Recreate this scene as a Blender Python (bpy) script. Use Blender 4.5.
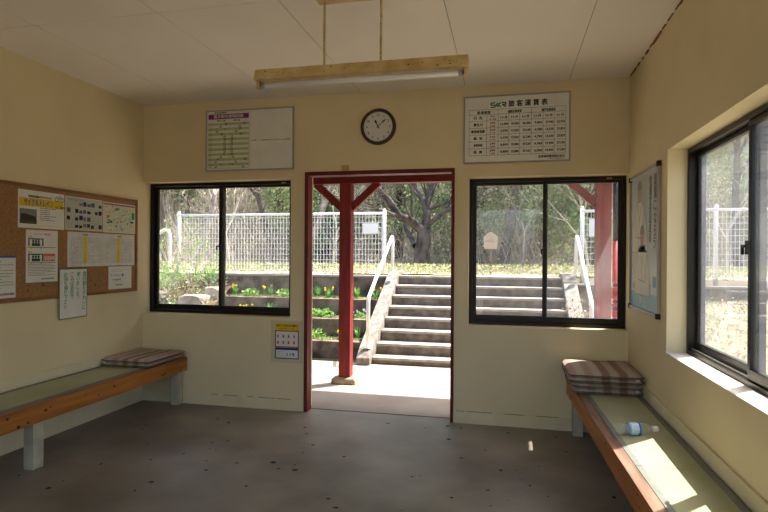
import bpy, bmesh, math, random
import numpy as np
from mathutils import Vector, Matrix, Euler
PI = math.pi
for o in list(bpy.data.objects): bpy.data.objects.remove(o)
C = bpy.context.scene.collection
SC = bpy.context.scene
# ------------------------------------------------------------------ camera
CAMZ = 1.3627; YAW = -0.2215; PITCH = -0.0014; ROLL = 0.0064
f = Vector((math.sin(YAW)*math.cos(PITCH), math.cos(YAW)*math.cos(PITCH), math.sin(PITCH)))
r0 = Vector((math.cos(YAW), -math.sin(YAW), 0)); u0 = r0.cross(f)
r_ = r0*math.cos(ROLL) + u0*math.sin(ROLL); u_ = u0*math.cos(ROLL) - r0*math.sin(ROLL)
cd = bpy.data.cameras.new('camera'); cam = bpy.data.objects.new('camera', cd); C.objects.link(cam)
cd.sensor_width = 36; cd.lens = 549.1*36/768; cd.clip_end = 300
M = Matrix.Identity(4)
for i in range(3): M[i][0] = r_[i]; M[i][1] = u_[i]; M[i][2] = -f[i]
M[2][3] = CAMZ
cam.matrix_world = M; SC.camera = cam
# ------------------------------------------------------------------ world, sun, exposure
w = bpy.data.worlds.new('sky'); SC.world = w; w.use_nodes = True
nt = w.node_tree; bg = nt.nodes['Background']
sky = nt.nodes.new('ShaderNodeTexSky'); sky.sky_type = 'NISHITA'; sky.sun_disc = False
sky.sun_elevation = math.radians(60); sky.sun_rotation = math.radians(45)
sky.air_density = 1.0; sky.dust_density = 3.0; sky.ozone_density = 1.0
nt.links.new(sky.outputs[0], bg.inputs[0]); bg.inputs[1].default_value = 0.40
sl = bpy.data.lights.new('sun', 'SUN'); sl.energy = 10.5; sl.angle = math.radians(0.6); sl.color = (1, .95, .87)
so = bpy.data.objects.new('sun', sl); C.objects.link(so)
SD = Vector((.707*.5, .707*.5, .866)); so.rotation_euler = SD.to_track_quat('Z', 'Y').to_euler(); so.location = (6, 8, 10)
SC.view_settings.view_transform = 'Standard'; SC.view_settings.look = 'None'
SC.view_settings.gamma = 1; SC.view_settings.use_curve_mapping = False
SC.view_settings.exposure = 0.86
# ------------------------------------------------------------------ helpers
def lin(c):
    return tuple(((v/255)/12.92 if v/255 <= .04045 else ((v/255+.055)/1.055)**2.4) for v in c) + (1,)
MATS = {}
def mat(name, col, rough=.6, var=.12, scale=6, bump=0., metal=0., stretch=(1, 1, 1), col2=None, detail=6, spec=.3, ramp=(.35, .65)):
    if name in MATS: return MATS[name]
    m = bpy.data.materials.new(name); m.use_nodes = True; n = m.node_tree; b = n.nodes['Principled BSDF']
    b.inputs['Roughness'].default_value = rough; b.inputs['Metallic'].default_value = metal
    b.inputs['Specular IOR Level'].default_value = spec
    c = lin(col)
    tc = n.nodes.new('ShaderNodeTexCoord'); mp = n.nodes.new('ShaderNodeMapping'); mp.inputs['Scale'].default_value = stretch
    n.links.new(tc.outputs['Object'], mp.inputs[0])
    ns = n.nodes.new('ShaderNodeTexNoise'); ns.inputs['Scale'].default_value = scale; ns.inputs['Detail'].default_value = detail
    n.links.new(mp.outputs[0], ns.inputs['Vector'])
    rp = n.nodes.new('ShaderNodeValToRGB'); rp.color_ramp.elements[0].position = ramp[0]; rp.color_ramp.elements[1].position = ramp[1]
    if col2: c2 = lin(col2)
    else: c2 = tuple(v*(1-var*1.6) for v in c[:3]) + (1,)
    rp.color_ramp.elements[0].color = c2; rp.color_ramp.elements[1].color = c
    n.links.new(ns.outputs['Fac'], rp.inputs[0]); n.links.new(rp.outputs[0], b.inputs['Base Color'])
    if bump:
        bp = n.nodes.new('ShaderNodeBump'); bp.inputs['Strength'].default_value = bump; bp.inputs['Distance'].default_value = .01
        n2 = n.nodes.new('ShaderNodeTexNoise'); n2.inputs['Scale'].default_value = scale*8; n2.inputs['Detail'].default_value = 5
        n.links.new(mp.outputs[0], n2.inputs['Vector']); n.links.new(n2.outputs['Fac'], bp.inputs['Height']); n.links.new(bp.outputs[0], b.inputs['Normal'])
    MATS[name] = m; return m
def flat(name, col, rough=.7): return mat(name, col, rough, var=.03, scale=20, detail=2)

def leafmat(name, col, col2, rough=.5):
    if name in MATS: return MATS[name]
    m = mat(name, col, rough, col2=col2, scale=3.0, detail=3)
    n = m.node_tree; b = n.nodes['Principled BSDF']; out = [x for x in n.nodes if x.type == 'OUTPUT_MATERIAL'][0]
    tr = n.nodes.new('ShaderNodeBsdfTranslucent'); mx = n.nodes.new('ShaderNodeMixShader'); mx.inputs[0].default_value = .4
    src = b.inputs['Base Color'].links[0].from_socket; n.links.new(src, tr.inputs[0])
    n.links.new(b.outputs[0], mx.inputs[1]); n.links.new(tr.outputs[0], mx.inputs[2]); n.links.new(mx.outputs[0], out.inputs[0])
    return m
def glassmat(name, dirt, tint=(1, 1, 1)):
    m = bpy.data.materials.new(name); m.use_nodes = True; n = m.node_tree; n.nodes.remove(n.nodes['Principled BSDF'])
    out = [x for x in n.nodes if x.type == 'OUTPUT_MATERIAL'][0]
    t = n.nodes.new('ShaderNodeBsdfTransparent'); t.inputs[0].default_value = (*tint, 1)
    g = n.nodes.new('ShaderNodeBsdfGlossy'); g.inputs['Roughness'].default_value = .02
    fr = n.nodes.new('ShaderNodeFresnel'); fr.inputs[0].default_value = 1.45
    geo = n.nodes.new('ShaderNodeNewGeometry'); mxi = n.nodes.new('ShaderNodeMix'); mxi.data_type = 'FLOAT'
    n.links.new(geo.outputs['Backfacing'], mxi.inputs[0]); mxi.inputs[2].default_value = 1.45; mxi.inputs[3].default_value = 1/1.45
    n.links.new(mxi.outputs[0], fr.inputs[0])
    mx = n.nodes.new('ShaderNodeMixShader'); n.links.new(fr.outputs[0], mx.inputs[0]); n.links.new(t.outputs[0], mx.inputs[1]); n.links.new(g.outputs[0], mx.inputs[2])
    d = n.nodes.new('ShaderNodeBsdfDiffuse'); d.inputs[0].default_value = (.75, .76, .78, 1)
    tl = n.nodes.new('ShaderNodeBsdfTranslucent'); tl.inputs[0].default_value = (.75, .76, .78, 1)
    dd = n.nodes.new('ShaderNodeMixShader'); dd.inputs[0].default_value = .6; n.links.new(d.outputs[0], dd.inputs[1]); n.links.new(tl.outputs[0], dd.inputs[2])
    tc = n.nodes.new('ShaderNodeTexCoord'); ns = n.nodes.new('ShaderNodeTexNoise'); ns.inputs['Scale'].default_value = 2.2; ns.inputs['Detail'].default_value = 8
    n.links.new(tc.outputs['Object'], ns.inputs['Vector'])
    mr = n.nodes.new('ShaderNodeMapRange'); mr.inputs[1].default_value = .3; mr.inputs[2].default_value = .75; mr.inputs[3].default_value = dirt*.4; mr.inputs[4].default_value = dirt*1.5
    n.links.new(ns.outputs['Fac'], mr.inputs[0])
    mf = n.nodes.new('ShaderNodeMixShader'); n.links.new(mr.outputs[0], mf.inputs[0]); n.links.new(mx.outputs[0], mf.inputs[1]); n.links.new(dd.outputs[0], mf.inputs[2])
    n.links.new(mf.outputs[0], out.inputs[0]); return m

class MB:
    """collects geometry, builds ONE mesh object"""
    def __init__(s): s.v = []; s.f = []; s.mi = []; s.mats = []
    def m(s, mt):
        if mt not in s.mats: s.mats.append(mt)
        return s.mats.index(mt)
    def face(s, pts, mt):
        b = len(s.v); s.v += [tuple(p) for p in pts]; s.f.append(tuple(range(b, b+len(pts)))); s.mi.append(s.m(mt))
    def raw(s, vs, fs, mt):
        b = len(s.v); s.v += [tuple(p) for p in vs]; k = s.m(mt)
        for q in fs: s.f.append(tuple(b+i for i in q)); s.mi.append(k)
    def box(s, x0, x1, y0, y1, z0, z1, mt):
        vs = [(x, y, z) for z in (z0, z1) for y in (y0, y1) for x in (x0, x1)]
        s.raw(vs, [(0, 2, 3, 1), (4, 5, 7, 6), (0, 1, 5, 4), (2, 6, 7, 3), (0, 4, 6, 2), (1, 3, 7, 5)], mt)
    def beam(s, a, b, wx, wy, mt, side=None):
        a = Vector(a); b = Vector(b); d = (b-a).normalized(); s1 = Vector(side) if side else (Vector((0, 1, 0)) if abs(d.y) < .9 else Vector((1, 0, 0)))
        s2 = d.cross(s1).normalized(); s1 = s2.cross(d).normalized()
        vs = []
        for p in (a, b):
            for i, j in ((-1, -1), (1, -1), (1, 1), (-1, 1)): vs.append(p + s1*i*wx/2 + s2*j*wy/2)
        s.raw(vs, [(3, 2, 1, 0), (4, 5, 6, 7), (0, 1, 5, 4), (1, 2, 6, 5), (2, 3, 7, 6), (3, 0, 4, 7)], mt)
    def tube(s, pts, rads, mt, n=8, cap=True):
        pts = [Vector(p) for p in pts]
        if not hasattr(rads, '__len__'): rads = [rads]*len(pts)
        vs = []; fs = []
        d0 = (pts[1]-pts[0]).normalized(); a = d0.orthogonal().normalized()
        for i, p in enumerate(pts):
            d = (pts[min(i+1, len(pts)-1)] - pts[max(i-1, 0)]).normalized()
            a = (a - d*a.dot(d)); a = a.normalized() if a.length > 1e-6 else d.orthogonal().normalized()
            b = d.cross(a)
            for k in range(n): t = 2*PI*k/n; vs.append(p + (a*math.cos(t)+b*math.sin(t))*rads[i])
        for i in range(len(pts)-1):
            for k in range(n): fs.append((i*n+k, i*n+(k+1) % n, (i+1)*n+(k+1) % n, (i+1)*n+k))
        if cap: fs.append(tuple(range(n-1, -1, -1))); fs.append(tuple((len(pts)-1)*n+k for k in range(n)))
        s.raw(vs, fs, mt)
    def lathe(s, prof, origin, axis, mt, n=24):
        q = Vector(axis).to_track_quat('Z', 'Y'); o = Vector(origin); vs = []; fs = []
        for (r, h) in prof:
            for k in range(n): t = 2*PI*k/n; vs.append(o + q @ Vector((r*math.cos(t), r*math.sin(t), h)))
        for i in range(len(prof)-1):
            for k in range(n): fs.append((i*n+k, i*n+(k+1) % n, (i+1)*n+(k+1) % n, (i+1)*n+k))
        s.raw(vs, fs, mt)
    def build(s, name, parent=None, bevel=0, smooth=False):
        me = bpy.data.meshes.new(name); me.from_pydata(s.v, [], s.f)
        for m_ in s.mats: me.materials.append(m_)
        me.polygons.foreach_set('material_index', s.mi); 
        if smooth: me.polygons.foreach_set('use_smooth', [True]*len(s.f))
        me.update()
        o = bpy.data.objects.new(name, me); C.objects.link(o)
        if parent: o.parent = parent; o.matrix_parent_inverse = Matrix.Translation(-Vector(parent.location)) if parent.get('_w') else Matrix.Identity(4)
        if bevel:
            b = o.modifiers.new('bevel', 'BEVEL'); b.width = bevel; b.segments = 2; b.limit_method = 'ANGLE'
        return o
def thing(name, label, cat, loc=(0, 0, 0), group=None):
    o = bpy.data.objects.new(name, None); C.objects.link(o); o.location = loc; o['_w'] = 1   # parts are given in world coordinates
    o['label'] = label; o['category'] = cat; o.empty_display_size = .1
    if group: o['group'] = group
    return o
def tag(o, label, cat, group=None, kind=None):
    o['label'] = label; o['category'] = cat
    if group: o['group'] = group
    if kind: o['kind'] = kind
    return o
def struct(o): o['kind'] = 'structure'; return o
def sempty(name, loc=(0, 0, 0)):
    o = bpy.data.objects.new(name, None); C.objects.link(o); o.location = loc; o['_w'] = 1; o['kind'] = 'structure'; return o
# text: glyph outlines of Blender's own built-in font turned into mesh
TC = {}
def text_geo(body):
    if body in TC: return TC[body]
    cu = bpy.data.curves.new('t', 'FONT'); cu.body = body; cu.resolution_u = 2
    ob = bpy.data.objects.new('t', cu); C.objects.link(ob)
    dg = bpy.context.evaluated_depsgraph_get(); me = bpy.data.meshes.new_from_object(ob.evaluated_get(dg))
    vs = [tuple(v.co) for v in me.vertices]; fs = [tuple(p.vertices) for p in me.polygons]
    bpy.data.objects.remove(ob); bpy.data.curves.remove(cu); bpy.data.meshes.remove(me)
    TC[body] = (vs, fs); return TC[body]
class Sheet:
    """printed sheet: local u (right), v (up) in metres from the bottom left, mapped to a wall plane"""
    def __init__(s, mb, o, U, V, N, w, h): s.mb = mb; s.o = Vector(o); s.U = Vector(U); s.V = Vector(V); s.N = Vector(N); s.w = w; s.h = h
    def P(s, u, v, d=0): return s.o + s.U*u + s.V*v + s.N*d
    def slab(s, mt, t=.003, u0=0, v0=0, u1=None, v1=None, d0=0):
        u1 = s.w if u1 is None else u1; v1 = s.h if v1 is None else v1
        vs = [s.P(u, v, d) for d in (d0, d0+t) for v in (v0, v1) for u in (u0, u1)]
        s.mb.raw(vs, [(0, 2, 3, 1), (4, 5, 7, 6), (0, 1, 5, 4), (2, 6, 7, 3), (0, 4, 6, 2), (1, 3, 7, 5)], mt)
    def rect(s, u0, v0, u1, v1, mt, d=.0036): s.mb.face([s.P(u0, v0, d), s.P(u1, v0, d), s.P(u1, v1, d), s.P(u0, v1, d)], mt)
    def text(s, body, u, v, hgt, mt, d=.0042, width=None, center=False, vertical=False):
        if vertical:
            for i, ch in enumerate(body): s.text(ch, u, v-i*hgt*1.12, hgt, mt, d)
            return
        vs, fs = text_geo(body)
        if not vs: return
        xs = [p[0] for p in vs]; ys = [p[1] for p in vs]; k = hgt/.8
        x0, x1 = min(xs), max(xs); kx = k if width is None else width/(x1-x0)
        off = u - x0*kx - ((x1-x0)*kx/2 if center else 0)
        for du, dv in ((0, 0), (.045, 0), (.022, .03)):      # heavier strokes, as in printed gothic type
            s.mb.raw([s.P(off+p[0]*kx+du*k, v+p[1]*k+dv*k, d+du*.002) for p in vs], fs, mt)
    def ring(s, cu, cv, r0, r1, mt, d=.004, n=20):
        for k in range(n):
            a, b = 2*PI*k/n, 2*PI*(k+1)/n
            s.mb.face([s.P(cu+math.cos(t)*q, cv+math.sin(t)*q, d) for t, q in ((a, r0), (a, r1), (b, r1), (b, r0))], mt)
    def line(s, u0, v0, u1, v1, wd, mt, d=.004):
        a = Vector((u0, v0)); b = Vector((u1, v1)); n = (b-a).normalized(); n = Vector((-n.y, n.x))*wd/2
        s.mb.face([s.P(*(a-n), d), s.P(*(b-n), d), s.P(*(b+n), d), s.P(*(a+n), d)], mt)

# ------------------------------------------------------------------ materials
WALL = mat('wall_paint', (225, 208, 167), .62, var=.05, scale=1.6, bump=.06)
CEIL = mat('ceiling_board', (242, 234, 220), .8, var=.05, scale=1.2)
JOINT = flat('ceiling_joint', (60, 46, 32))
FLOORM = mat('concrete_floor', (148, 138, 124), .42, scale=1.6, bump=.15, col2=(110, 102, 92), spec=.5)
SPOT = flat('floor_spot', (28, 26, 25), .6)
OUTC = mat('outdoor_concrete', (156, 144, 128), .85, scale=2.0, bump=.2, col2=(138, 126, 110))
RISERC = mat('shaded_riser_concrete', (122, 112, 100), .9, scale=9, bump=.4, col2=(88, 78, 68))  # darker than the treads: shade on the risers is put into this colour
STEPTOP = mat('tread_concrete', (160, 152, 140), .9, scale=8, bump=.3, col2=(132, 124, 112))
RETC = mat('old_concrete', (122, 108, 92), .95, scale=5, bump=.7, col2=(62, 52, 42), detail=10)
RED = mat('red_paint', (108, 28, 30), .5, var=.2, scale=14, bump=.1)
REDP = mat('red_wood_paint', (134, 42, 40), .55, var=.25, scale=6, stretch=(4, 4, .6), bump=.2)
BRZ = mat('bronze_aluminium', (40, 35, 30), .38, var=.15, scale=8, metal=.5, spec=.5)
BRZS = mat('silver_bronze_rail', (120, 112, 100), .35, var=.15, scale=8, metal=.6, spec=.5)
CREAM = mat('cream_trim_paint', (214, 202, 164), .6, var=.08, scale=6, bump=.05)
LEGP = mat('bench_leg_paint', (192, 186, 160), .6, var=.15, scale=9, bump=.08)
WOOD = mat('varnished_pine', (182, 116, 46), .42, scale=3, stretch=(5, .5, 9), col2=(142, 82, 28), bump=.1, detail=9)
WOODTOP = mat('worn_board_edge', (150, 118, 96), .55, scale=4, stretch=(8, .7, 4), col2=(112, 82, 66), bump=.1)
KNOT = flat('wood_knot', (58, 28, 14), .5)
def tatami():
    m = mat('tatami_weave', (184, 184, 148), .7, scale=2.2, col2=(168, 168, 132)); n = m.node_tree; b = n.nodes['Principled BSDF']
    tc = n.nodes.new('ShaderNodeTexCoord'); wv = n.nodes.new('ShaderNodeTexWave'); wv.bands_direction = 'Y'; wv.inputs['Scale'].default_value = 38
    n.links.new(tc.outputs['Object'], wv.inputs['Vector']); bp = n.nodes.new('ShaderNodeBump'); bp.inputs['Strength'].default_value = .5; bp.inputs['Distance'].default_value = .004
    n.links.new(wv.outputs['Fac'], bp.inputs['Height']); n.links.new(bp.outputs[0], b.inputs['Normal'])
    return m
TAT = tatami()
TEDGE = mat('tatami_border', (126, 130, 120), .6, var=.1, scale=20)
WHITE = mat('white_paper', (226, 224, 214), .6, var=.04, scale=10)
PLAST = mat('laminated_paper', (214, 212, 204), .25, var=.08, scale=12, bump=.1, spec=.6)
BLACK = flat('black_ink', (34, 34, 36)); GREY = flat('grey_ink', (120, 120, 118)); LGREY = flat('light_grey_ink', (170, 168, 162))
YEL = flat('yellow_ink', (226, 190, 24)); BLUE = flat('blue_ink', (40, 96, 170)); LBLUE = flat('light_blue_ink', (120, 170, 200)); REDI = flat('red_ink', (200, 52, 44))
GRNI = flat('green_ink', (20, 128, 84)); DGRN = flat('dark_green_ink', (24, 84, 52)); PURP = flat('purple_ink', (130, 34, 110)); LGRN = flat('pale_green_ink', (180, 190, 132))
NAVY = flat('navy_ink', (30, 44, 92)); TAPE = mat('old_tape', (196, 176, 130), .5, scale=20)
CORK = mat('cork_board', (164, 124, 80), .85, scale=60, col2=(146, 106, 66), bump=.2)
CORKF = mat('board_wood_frame', (146, 102, 62), .55, scale=5, stretch=(3, .8, 3), col2=(122, 82, 48))
SILV = mat('aluminium_frame', (170, 168, 162), .35, var=.06, scale=8, metal=.25)
LAMPC = mat('cream_lamp_metal', (214, 190, 132), .45, scale=11, col2=(186, 156, 96), bump=.08)
RUST = mat('rust', (66, 36, 18), .9, scale=30)
TUBE = mat('fluorescent_glass', (232, 230, 226), .15, var=.02, scale=5, spec=.7)
WPAINT = mat('white_painted_steel', (222, 220, 214), .4, var=.06, scale=8)
BARK = mat('bark', (98, 88, 80), .95, scale=7, col2=(52, 46, 42), bump=.8, stretch=(1, 1, .5))
BARKL = mat('pale_bark', (168, 160, 148), .95, scale=7, col2=(120, 110, 100), bump=.6)
SOIL = mat('soil', (122, 98, 74), 1, scale=9, col2=(78, 60, 44), bump=.8)
LITTER = mat('leaf_litter', (196, 184, 162), 1, scale=2.6, col2=(154, 144, 120), bump=.9, detail=9)  # hillside tone lightened, distant haze is part of this colour
GRASSD = mat('dry_grass_ground', (136, 128, 106), 1, scale=5, col2=(92, 90, 66), bump=.9, detail=9)

XL, XR, YB, ZC = -3.315, .902, 4.5, 2.738
YF = -1.3                     # the platform side wall, behind the camera
ZT, ZS = 2.0, .806
ZTL, ZTR, ZSL, ZSR = 2.026, 1.999, .812, .797   # heads and sills of the two back windows
# ------------------------------------------------------------------ room shell
m = MB(); m.box(XL-.2, XR+.20, YF-.2, 4.72, -.2, 0, FLOORM)
fl = struct(m.build('floor'))
random.seed(4)
m = MB()
for i in range(105):
    x = random.uniform(-3.2, .6); y = random.uniform(1.9, 4.45); r = random.uniform(.004, .013)*(1.4 if random.random() < .15 else 1)
    a0 = random.random()*6; e = random.uniform(.6, 1.3)
    m.face([(x+math.cos(a0+k*PI/4)*r*e*random.uniform(.8, 1.2), y+math.sin(a0+k*PI/4)*r*random.uniform(.8, 1.2), .0012) for k in range(8)], SPOT)
m.build('floor_stain', fl)
m = MB(); m.box(XL-.35, XR+.30, YF-.3, 4.85, ZC+.012, ZC+.3, CEIL); m.build('roof_slab')['kind'] = 'structure'
m = MB()
xs = [XL-.01, -2.80, -1.96, -1.22, -.345, .46, XR+.01]; ys = [YF-.01, .95, 2.775, YB+.01]
for i in range(6):
    for j in range(3): m.box(xs[i]+.002, xs[i+1]-.002, ys[j]+.003, ys[j+1]-.003, ZC, ZC+.006, CEIL)
m.box(XL-.01, XR+.01, YF-.01, YB+.01, ZC+.0062, ZC+.012, JOINT)
struct(m.build('ceiling'))
RY0, RY1, RZT = 1.84, 3.47, 1.985; XO = XR+.20
DX0, DX1, DZ = -1.719, -.425, 2.079
m = MB(); Y1 = 4.7
WX1 = -1.851; WX2 = -.312
m.box(XL-.2, DX0, YB, Y1, 0, ZSL, WALL); m.box(XL-.2, DX0, YB, Y1, ZTL, ZC+.012, WALL); m.box(WX1, DX0, YB, Y1, ZSL, ZTL, WALL)
m.box(DX0, DX1, YB, Y1, DZ, ZC+.012, WALL)
m.box(DX1, XO, YB, Y1, 0, ZSR, WALL); m.box(DX1, XO, YB, Y1, ZTR, ZC+.012, WALL); m.box(DX1, WX2, YB, Y1, ZSR, ZTR, WALL)
m.box(XR, XO, YB, Y1, ZSR, ZTR, WALL); m.box(XL-.2, XL, YB, Y1, ZSL, ZTL, WALL)
struct(m.build('wall_back'))
m = MB(); m.box(XL-.2, XL, YF, YB, 0, ZC+.012, WALL); struct(m.build('wall_left'))

m = MB(); m.box(XR, XO, YF, YB, 0, ZS, WALL); m.box(XR, XO, YF, YB, RZT, ZC+.012, WALL); m.box(XR, XO, RY1, YB, ZS, RZT, WALL); m.box(XR, XO, YF, RY0, ZS, RZT, WALL)
struct(m.build('wall_right'))
# platform side wall behind the camera: wide doorway and two windows
m = MB(); a, b = YF-.2, YF
m.box(XL-.2, -2.9, a, b, 0, ZC+.012, WALL); m.box(.5, XO, a, b, 0, ZC+.012, WALL)
m.box(-2.9, .5, a, b, 2.25, ZC+.012, WALL); m.box(-2.9, -1.95, a, b, 0, .75, WALL); m.box(-.45, .5, a, b, 0, .75, WALL)
struct(m.build('wall_front'))
# skirting lines
SK = mat('skirting_paint', (222, 208, 170), .6, var=.06, scale=5)
m = MB(); m.box(XL, DX0, YB-.006, YB, 0, .10, SK); m.box(DX1, XR, YB-.006, YB, 0, .10, SK); m.box(DX0+.0, DX0+.0001, YB-.006, YB, 0, .1, SK)
struct(m.build('baseboard_back'))
m = MB(); m.box(XL, XL+.008, YF, YB-.008, 0, .14, SK); struct(m.build('baseboard_left'))
m = MB(); m.box(XR-.008, XR, YF, YB-.008, 0, .14, SK); struct(m.build('baseboard_right'))
m = MB(); m.box(XL, XL+.014, YF, YB-.002, .425, .50, SK); struct(m.build('trim_1', bevel=.003))
m = MB(); m.box(XR-.014, XR, YF, YB-.002, .425, .50, SK); struct(m.build('trim_2', bevel=.003))
# hairline mark in the paint above the baseboard, ceiling edge cracks
m = MB()
for (x0, x1) in ((-2.6, -1.75), (-.4, .3)):
    x = x0
    while x < x1:
        l = random.uniform(.03, .2); m.box(x, x+l, YB-.0072, YB-.006, .098, .1015, JOINT); x += l+random.uniform(.02, .12)
struct(m.build('trim_3'))
m = MB(); random.seed(9); y = 1.2
while y < 4.45:
    l = random.uniform(.02, .1)
    m.box(XR-.006, XR-.0005, y, min(y+l, 4.47), ZC-random.uniform(.006, .02), ZC-.0008, mat('flaked_caulk', (150, 112, 64), .9, scale=30, col2=(92, 62, 30))); y += l+random.uniform(.0, .09)
struct(m.build('trim_4'))

# doorway frame
d = sempty('door_1', ((DX0+DX1)/2, YB, 0))
m = MB(); m.box(DX0, DX0+.032, YB-.012, YB+.10, 0, DZ, RED); m.build('jamb', d, .003)
m = MB(); m.box(DX1-.026, DX1, YB-.012, YB+.10, 0, DZ, RED); m.build('jamb', d, .003)
m = MB(); m.box(DX0+.032, DX1-.026, YB-.012, YB+.10, DZ-.034, DZ, RED); m.build('head', d, .003)
m = MB(); m.box(DX0+.02, DX0+.034, YB+.045, YB+.075, 0, DZ-.034, REDP); m.build('door_stop', d)
m = MB(); m.box(-1.385, -1.325, YB-.016, YB, DZ+.002, DZ+.048, mat('bare_wood_block', (196, 152, 92), .6, scale=6)); tag(m.build('wood_block', bevel=.002), 'small bare wooden block fixed to the wall on top of the red door frame', 'block')
m = MB(); m.box(DX0, DX1, 4.60, 4.72, 0.0, .006, OUTC); struct(m.build('threshold'))

# sliding windows
GL = glassmat('window_glass', .05); GLR = glassmat('dusty_window_glass', .08); GLB = glassmat('hazy_window_glass', .09)
def sliding(name, to_world, W, z0, z1, glass, hook=True, rail=BRZ):
    """to_world(u, d, z): u along the window 0..W as seen from the room, d depth outwards"""
    def bx(mb, u0, u1, d0, d1, za, zb, mt):
        ps = [to_world(u, dd, z) for z in (za, zb) for dd in (d0, d1) for u in (u0, u1)]
        fs = [(0, 2, 3, 1), (4, 5, 7, 6), (0, 1, 5, 4), (2, 6, 7, 3), (0, 4, 6, 2), (1, 3, 7, 5)]
        e1 = Vector(ps[1])-Vector(ps[0]); e2 = Vector(ps[2])-Vector(ps[0]); e3 = Vector(ps[4])-Vector(ps[0])
        if e1.cross(e2).dot(e3) < 0: fs = [q[::-1] for q in fs]
        mb.raw(ps, fs, mt)
    root = sempty(name, to_world(W/2, .03, z0)); e = .026
    mb = MB(); bx(mb, 0, W, 0, .09, z1-e, z1, BRZ); bx(mb, 0, W, 0, .09, z0, z0+e, BRZ); bx(mb, 0, e, 0, .09, z0+e, z1-e, BRZ); bx(mb, W-e, W, 0, .09, z0+e, z1-e, BRZ)
    bx(mb, e, W-e, .018, .021, z0+e, z0+e+.012, rail); bx(mb, e, W-e, .048, .051, z0+e, z0+e+.012, rail)
    mb.build('window_frame', root, .002)
    for k, (u0, u1, dd) in enumerate(((e, W/2+.02, .055), (W/2-.02, W-e, .025))):
        mb = MB(); s = .029; a, b_ = z0+e+.004, z1-e-.002
        bx(mb, u0, u0+s, dd-.014, dd+.014, a, b_, BRZ); bx(mb, u1-s, u1, dd-.014, dd+.014, a, b_, BRZ)
        bx(mb, u0+s, u1-s, dd-.014, dd+.014, a, a+s*1.5, BRZ); bx(mb, u0+s, u1-s, dd-.014, dd+.014, b_-s*.8, b_, BRZ)
        sash = mb.build('sash', root, .002)
        mb = MB(); bx(mb, u0+s, u1-s, dd-.0025, dd+.0025, a+s*1.5, b_-s*.8, glass); g = mb.build('pane', root)
    mb = MB(); zm = (z0+z1)/2+.01
    bx(mb, W/2-.012, W/2+.006, -.004, .011, zm-.03, zm+.03, BRZ); bx(mb, W/2-.03, W/2-.010, -.012, -.002, zm+.0, zm+.012, BRZ); bx(mb, W/2-.034, W/2-.024, -.012, -.002, zm-.03, zm+.012, BRZ)
    mb.build('latch', root)
    return root
w1 = sliding('window_1', lambda u, dd, z: (XL+.002+u, 4.60+dd, z), WX1-XL-.004, ZSL+.002, ZTL-.002, GL)
w2 = sliding('window_2', lambda u, dd, z: (WX2+.002+u, 4.60+dd, z), XR-WX2-.004, ZSR+.002, ZTR-.002, GLB)
w3 = sliding('window_3', lambda u, dd, z: (XR+.105+dd, RY1-.002-u, z), RY1-RY0-.004, ZS+.002, RZT-.002, GLR, rail=SILV)
# sill boards
SILLM = mat('sill_paint', (238, 232, 214), .6, var=.05, scale=8)
m = MB(); m.box(XR-.006, XR+.103, RY0, RY1-.001, ZS, ZS+.006, SILLM); struct(m.build('window_sill', bevel=.002))
for n_, (x, y, z) in enumerate(((-1.98, 4.625, ZTL-.026), (.755, 4.625, ZTR-.026))):
    m = MB(); m.box(x, x+.04, 4.596, 4.5995, z, z+.012, TAPE); m.build('sticker', (w1, w2)[n_])

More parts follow.
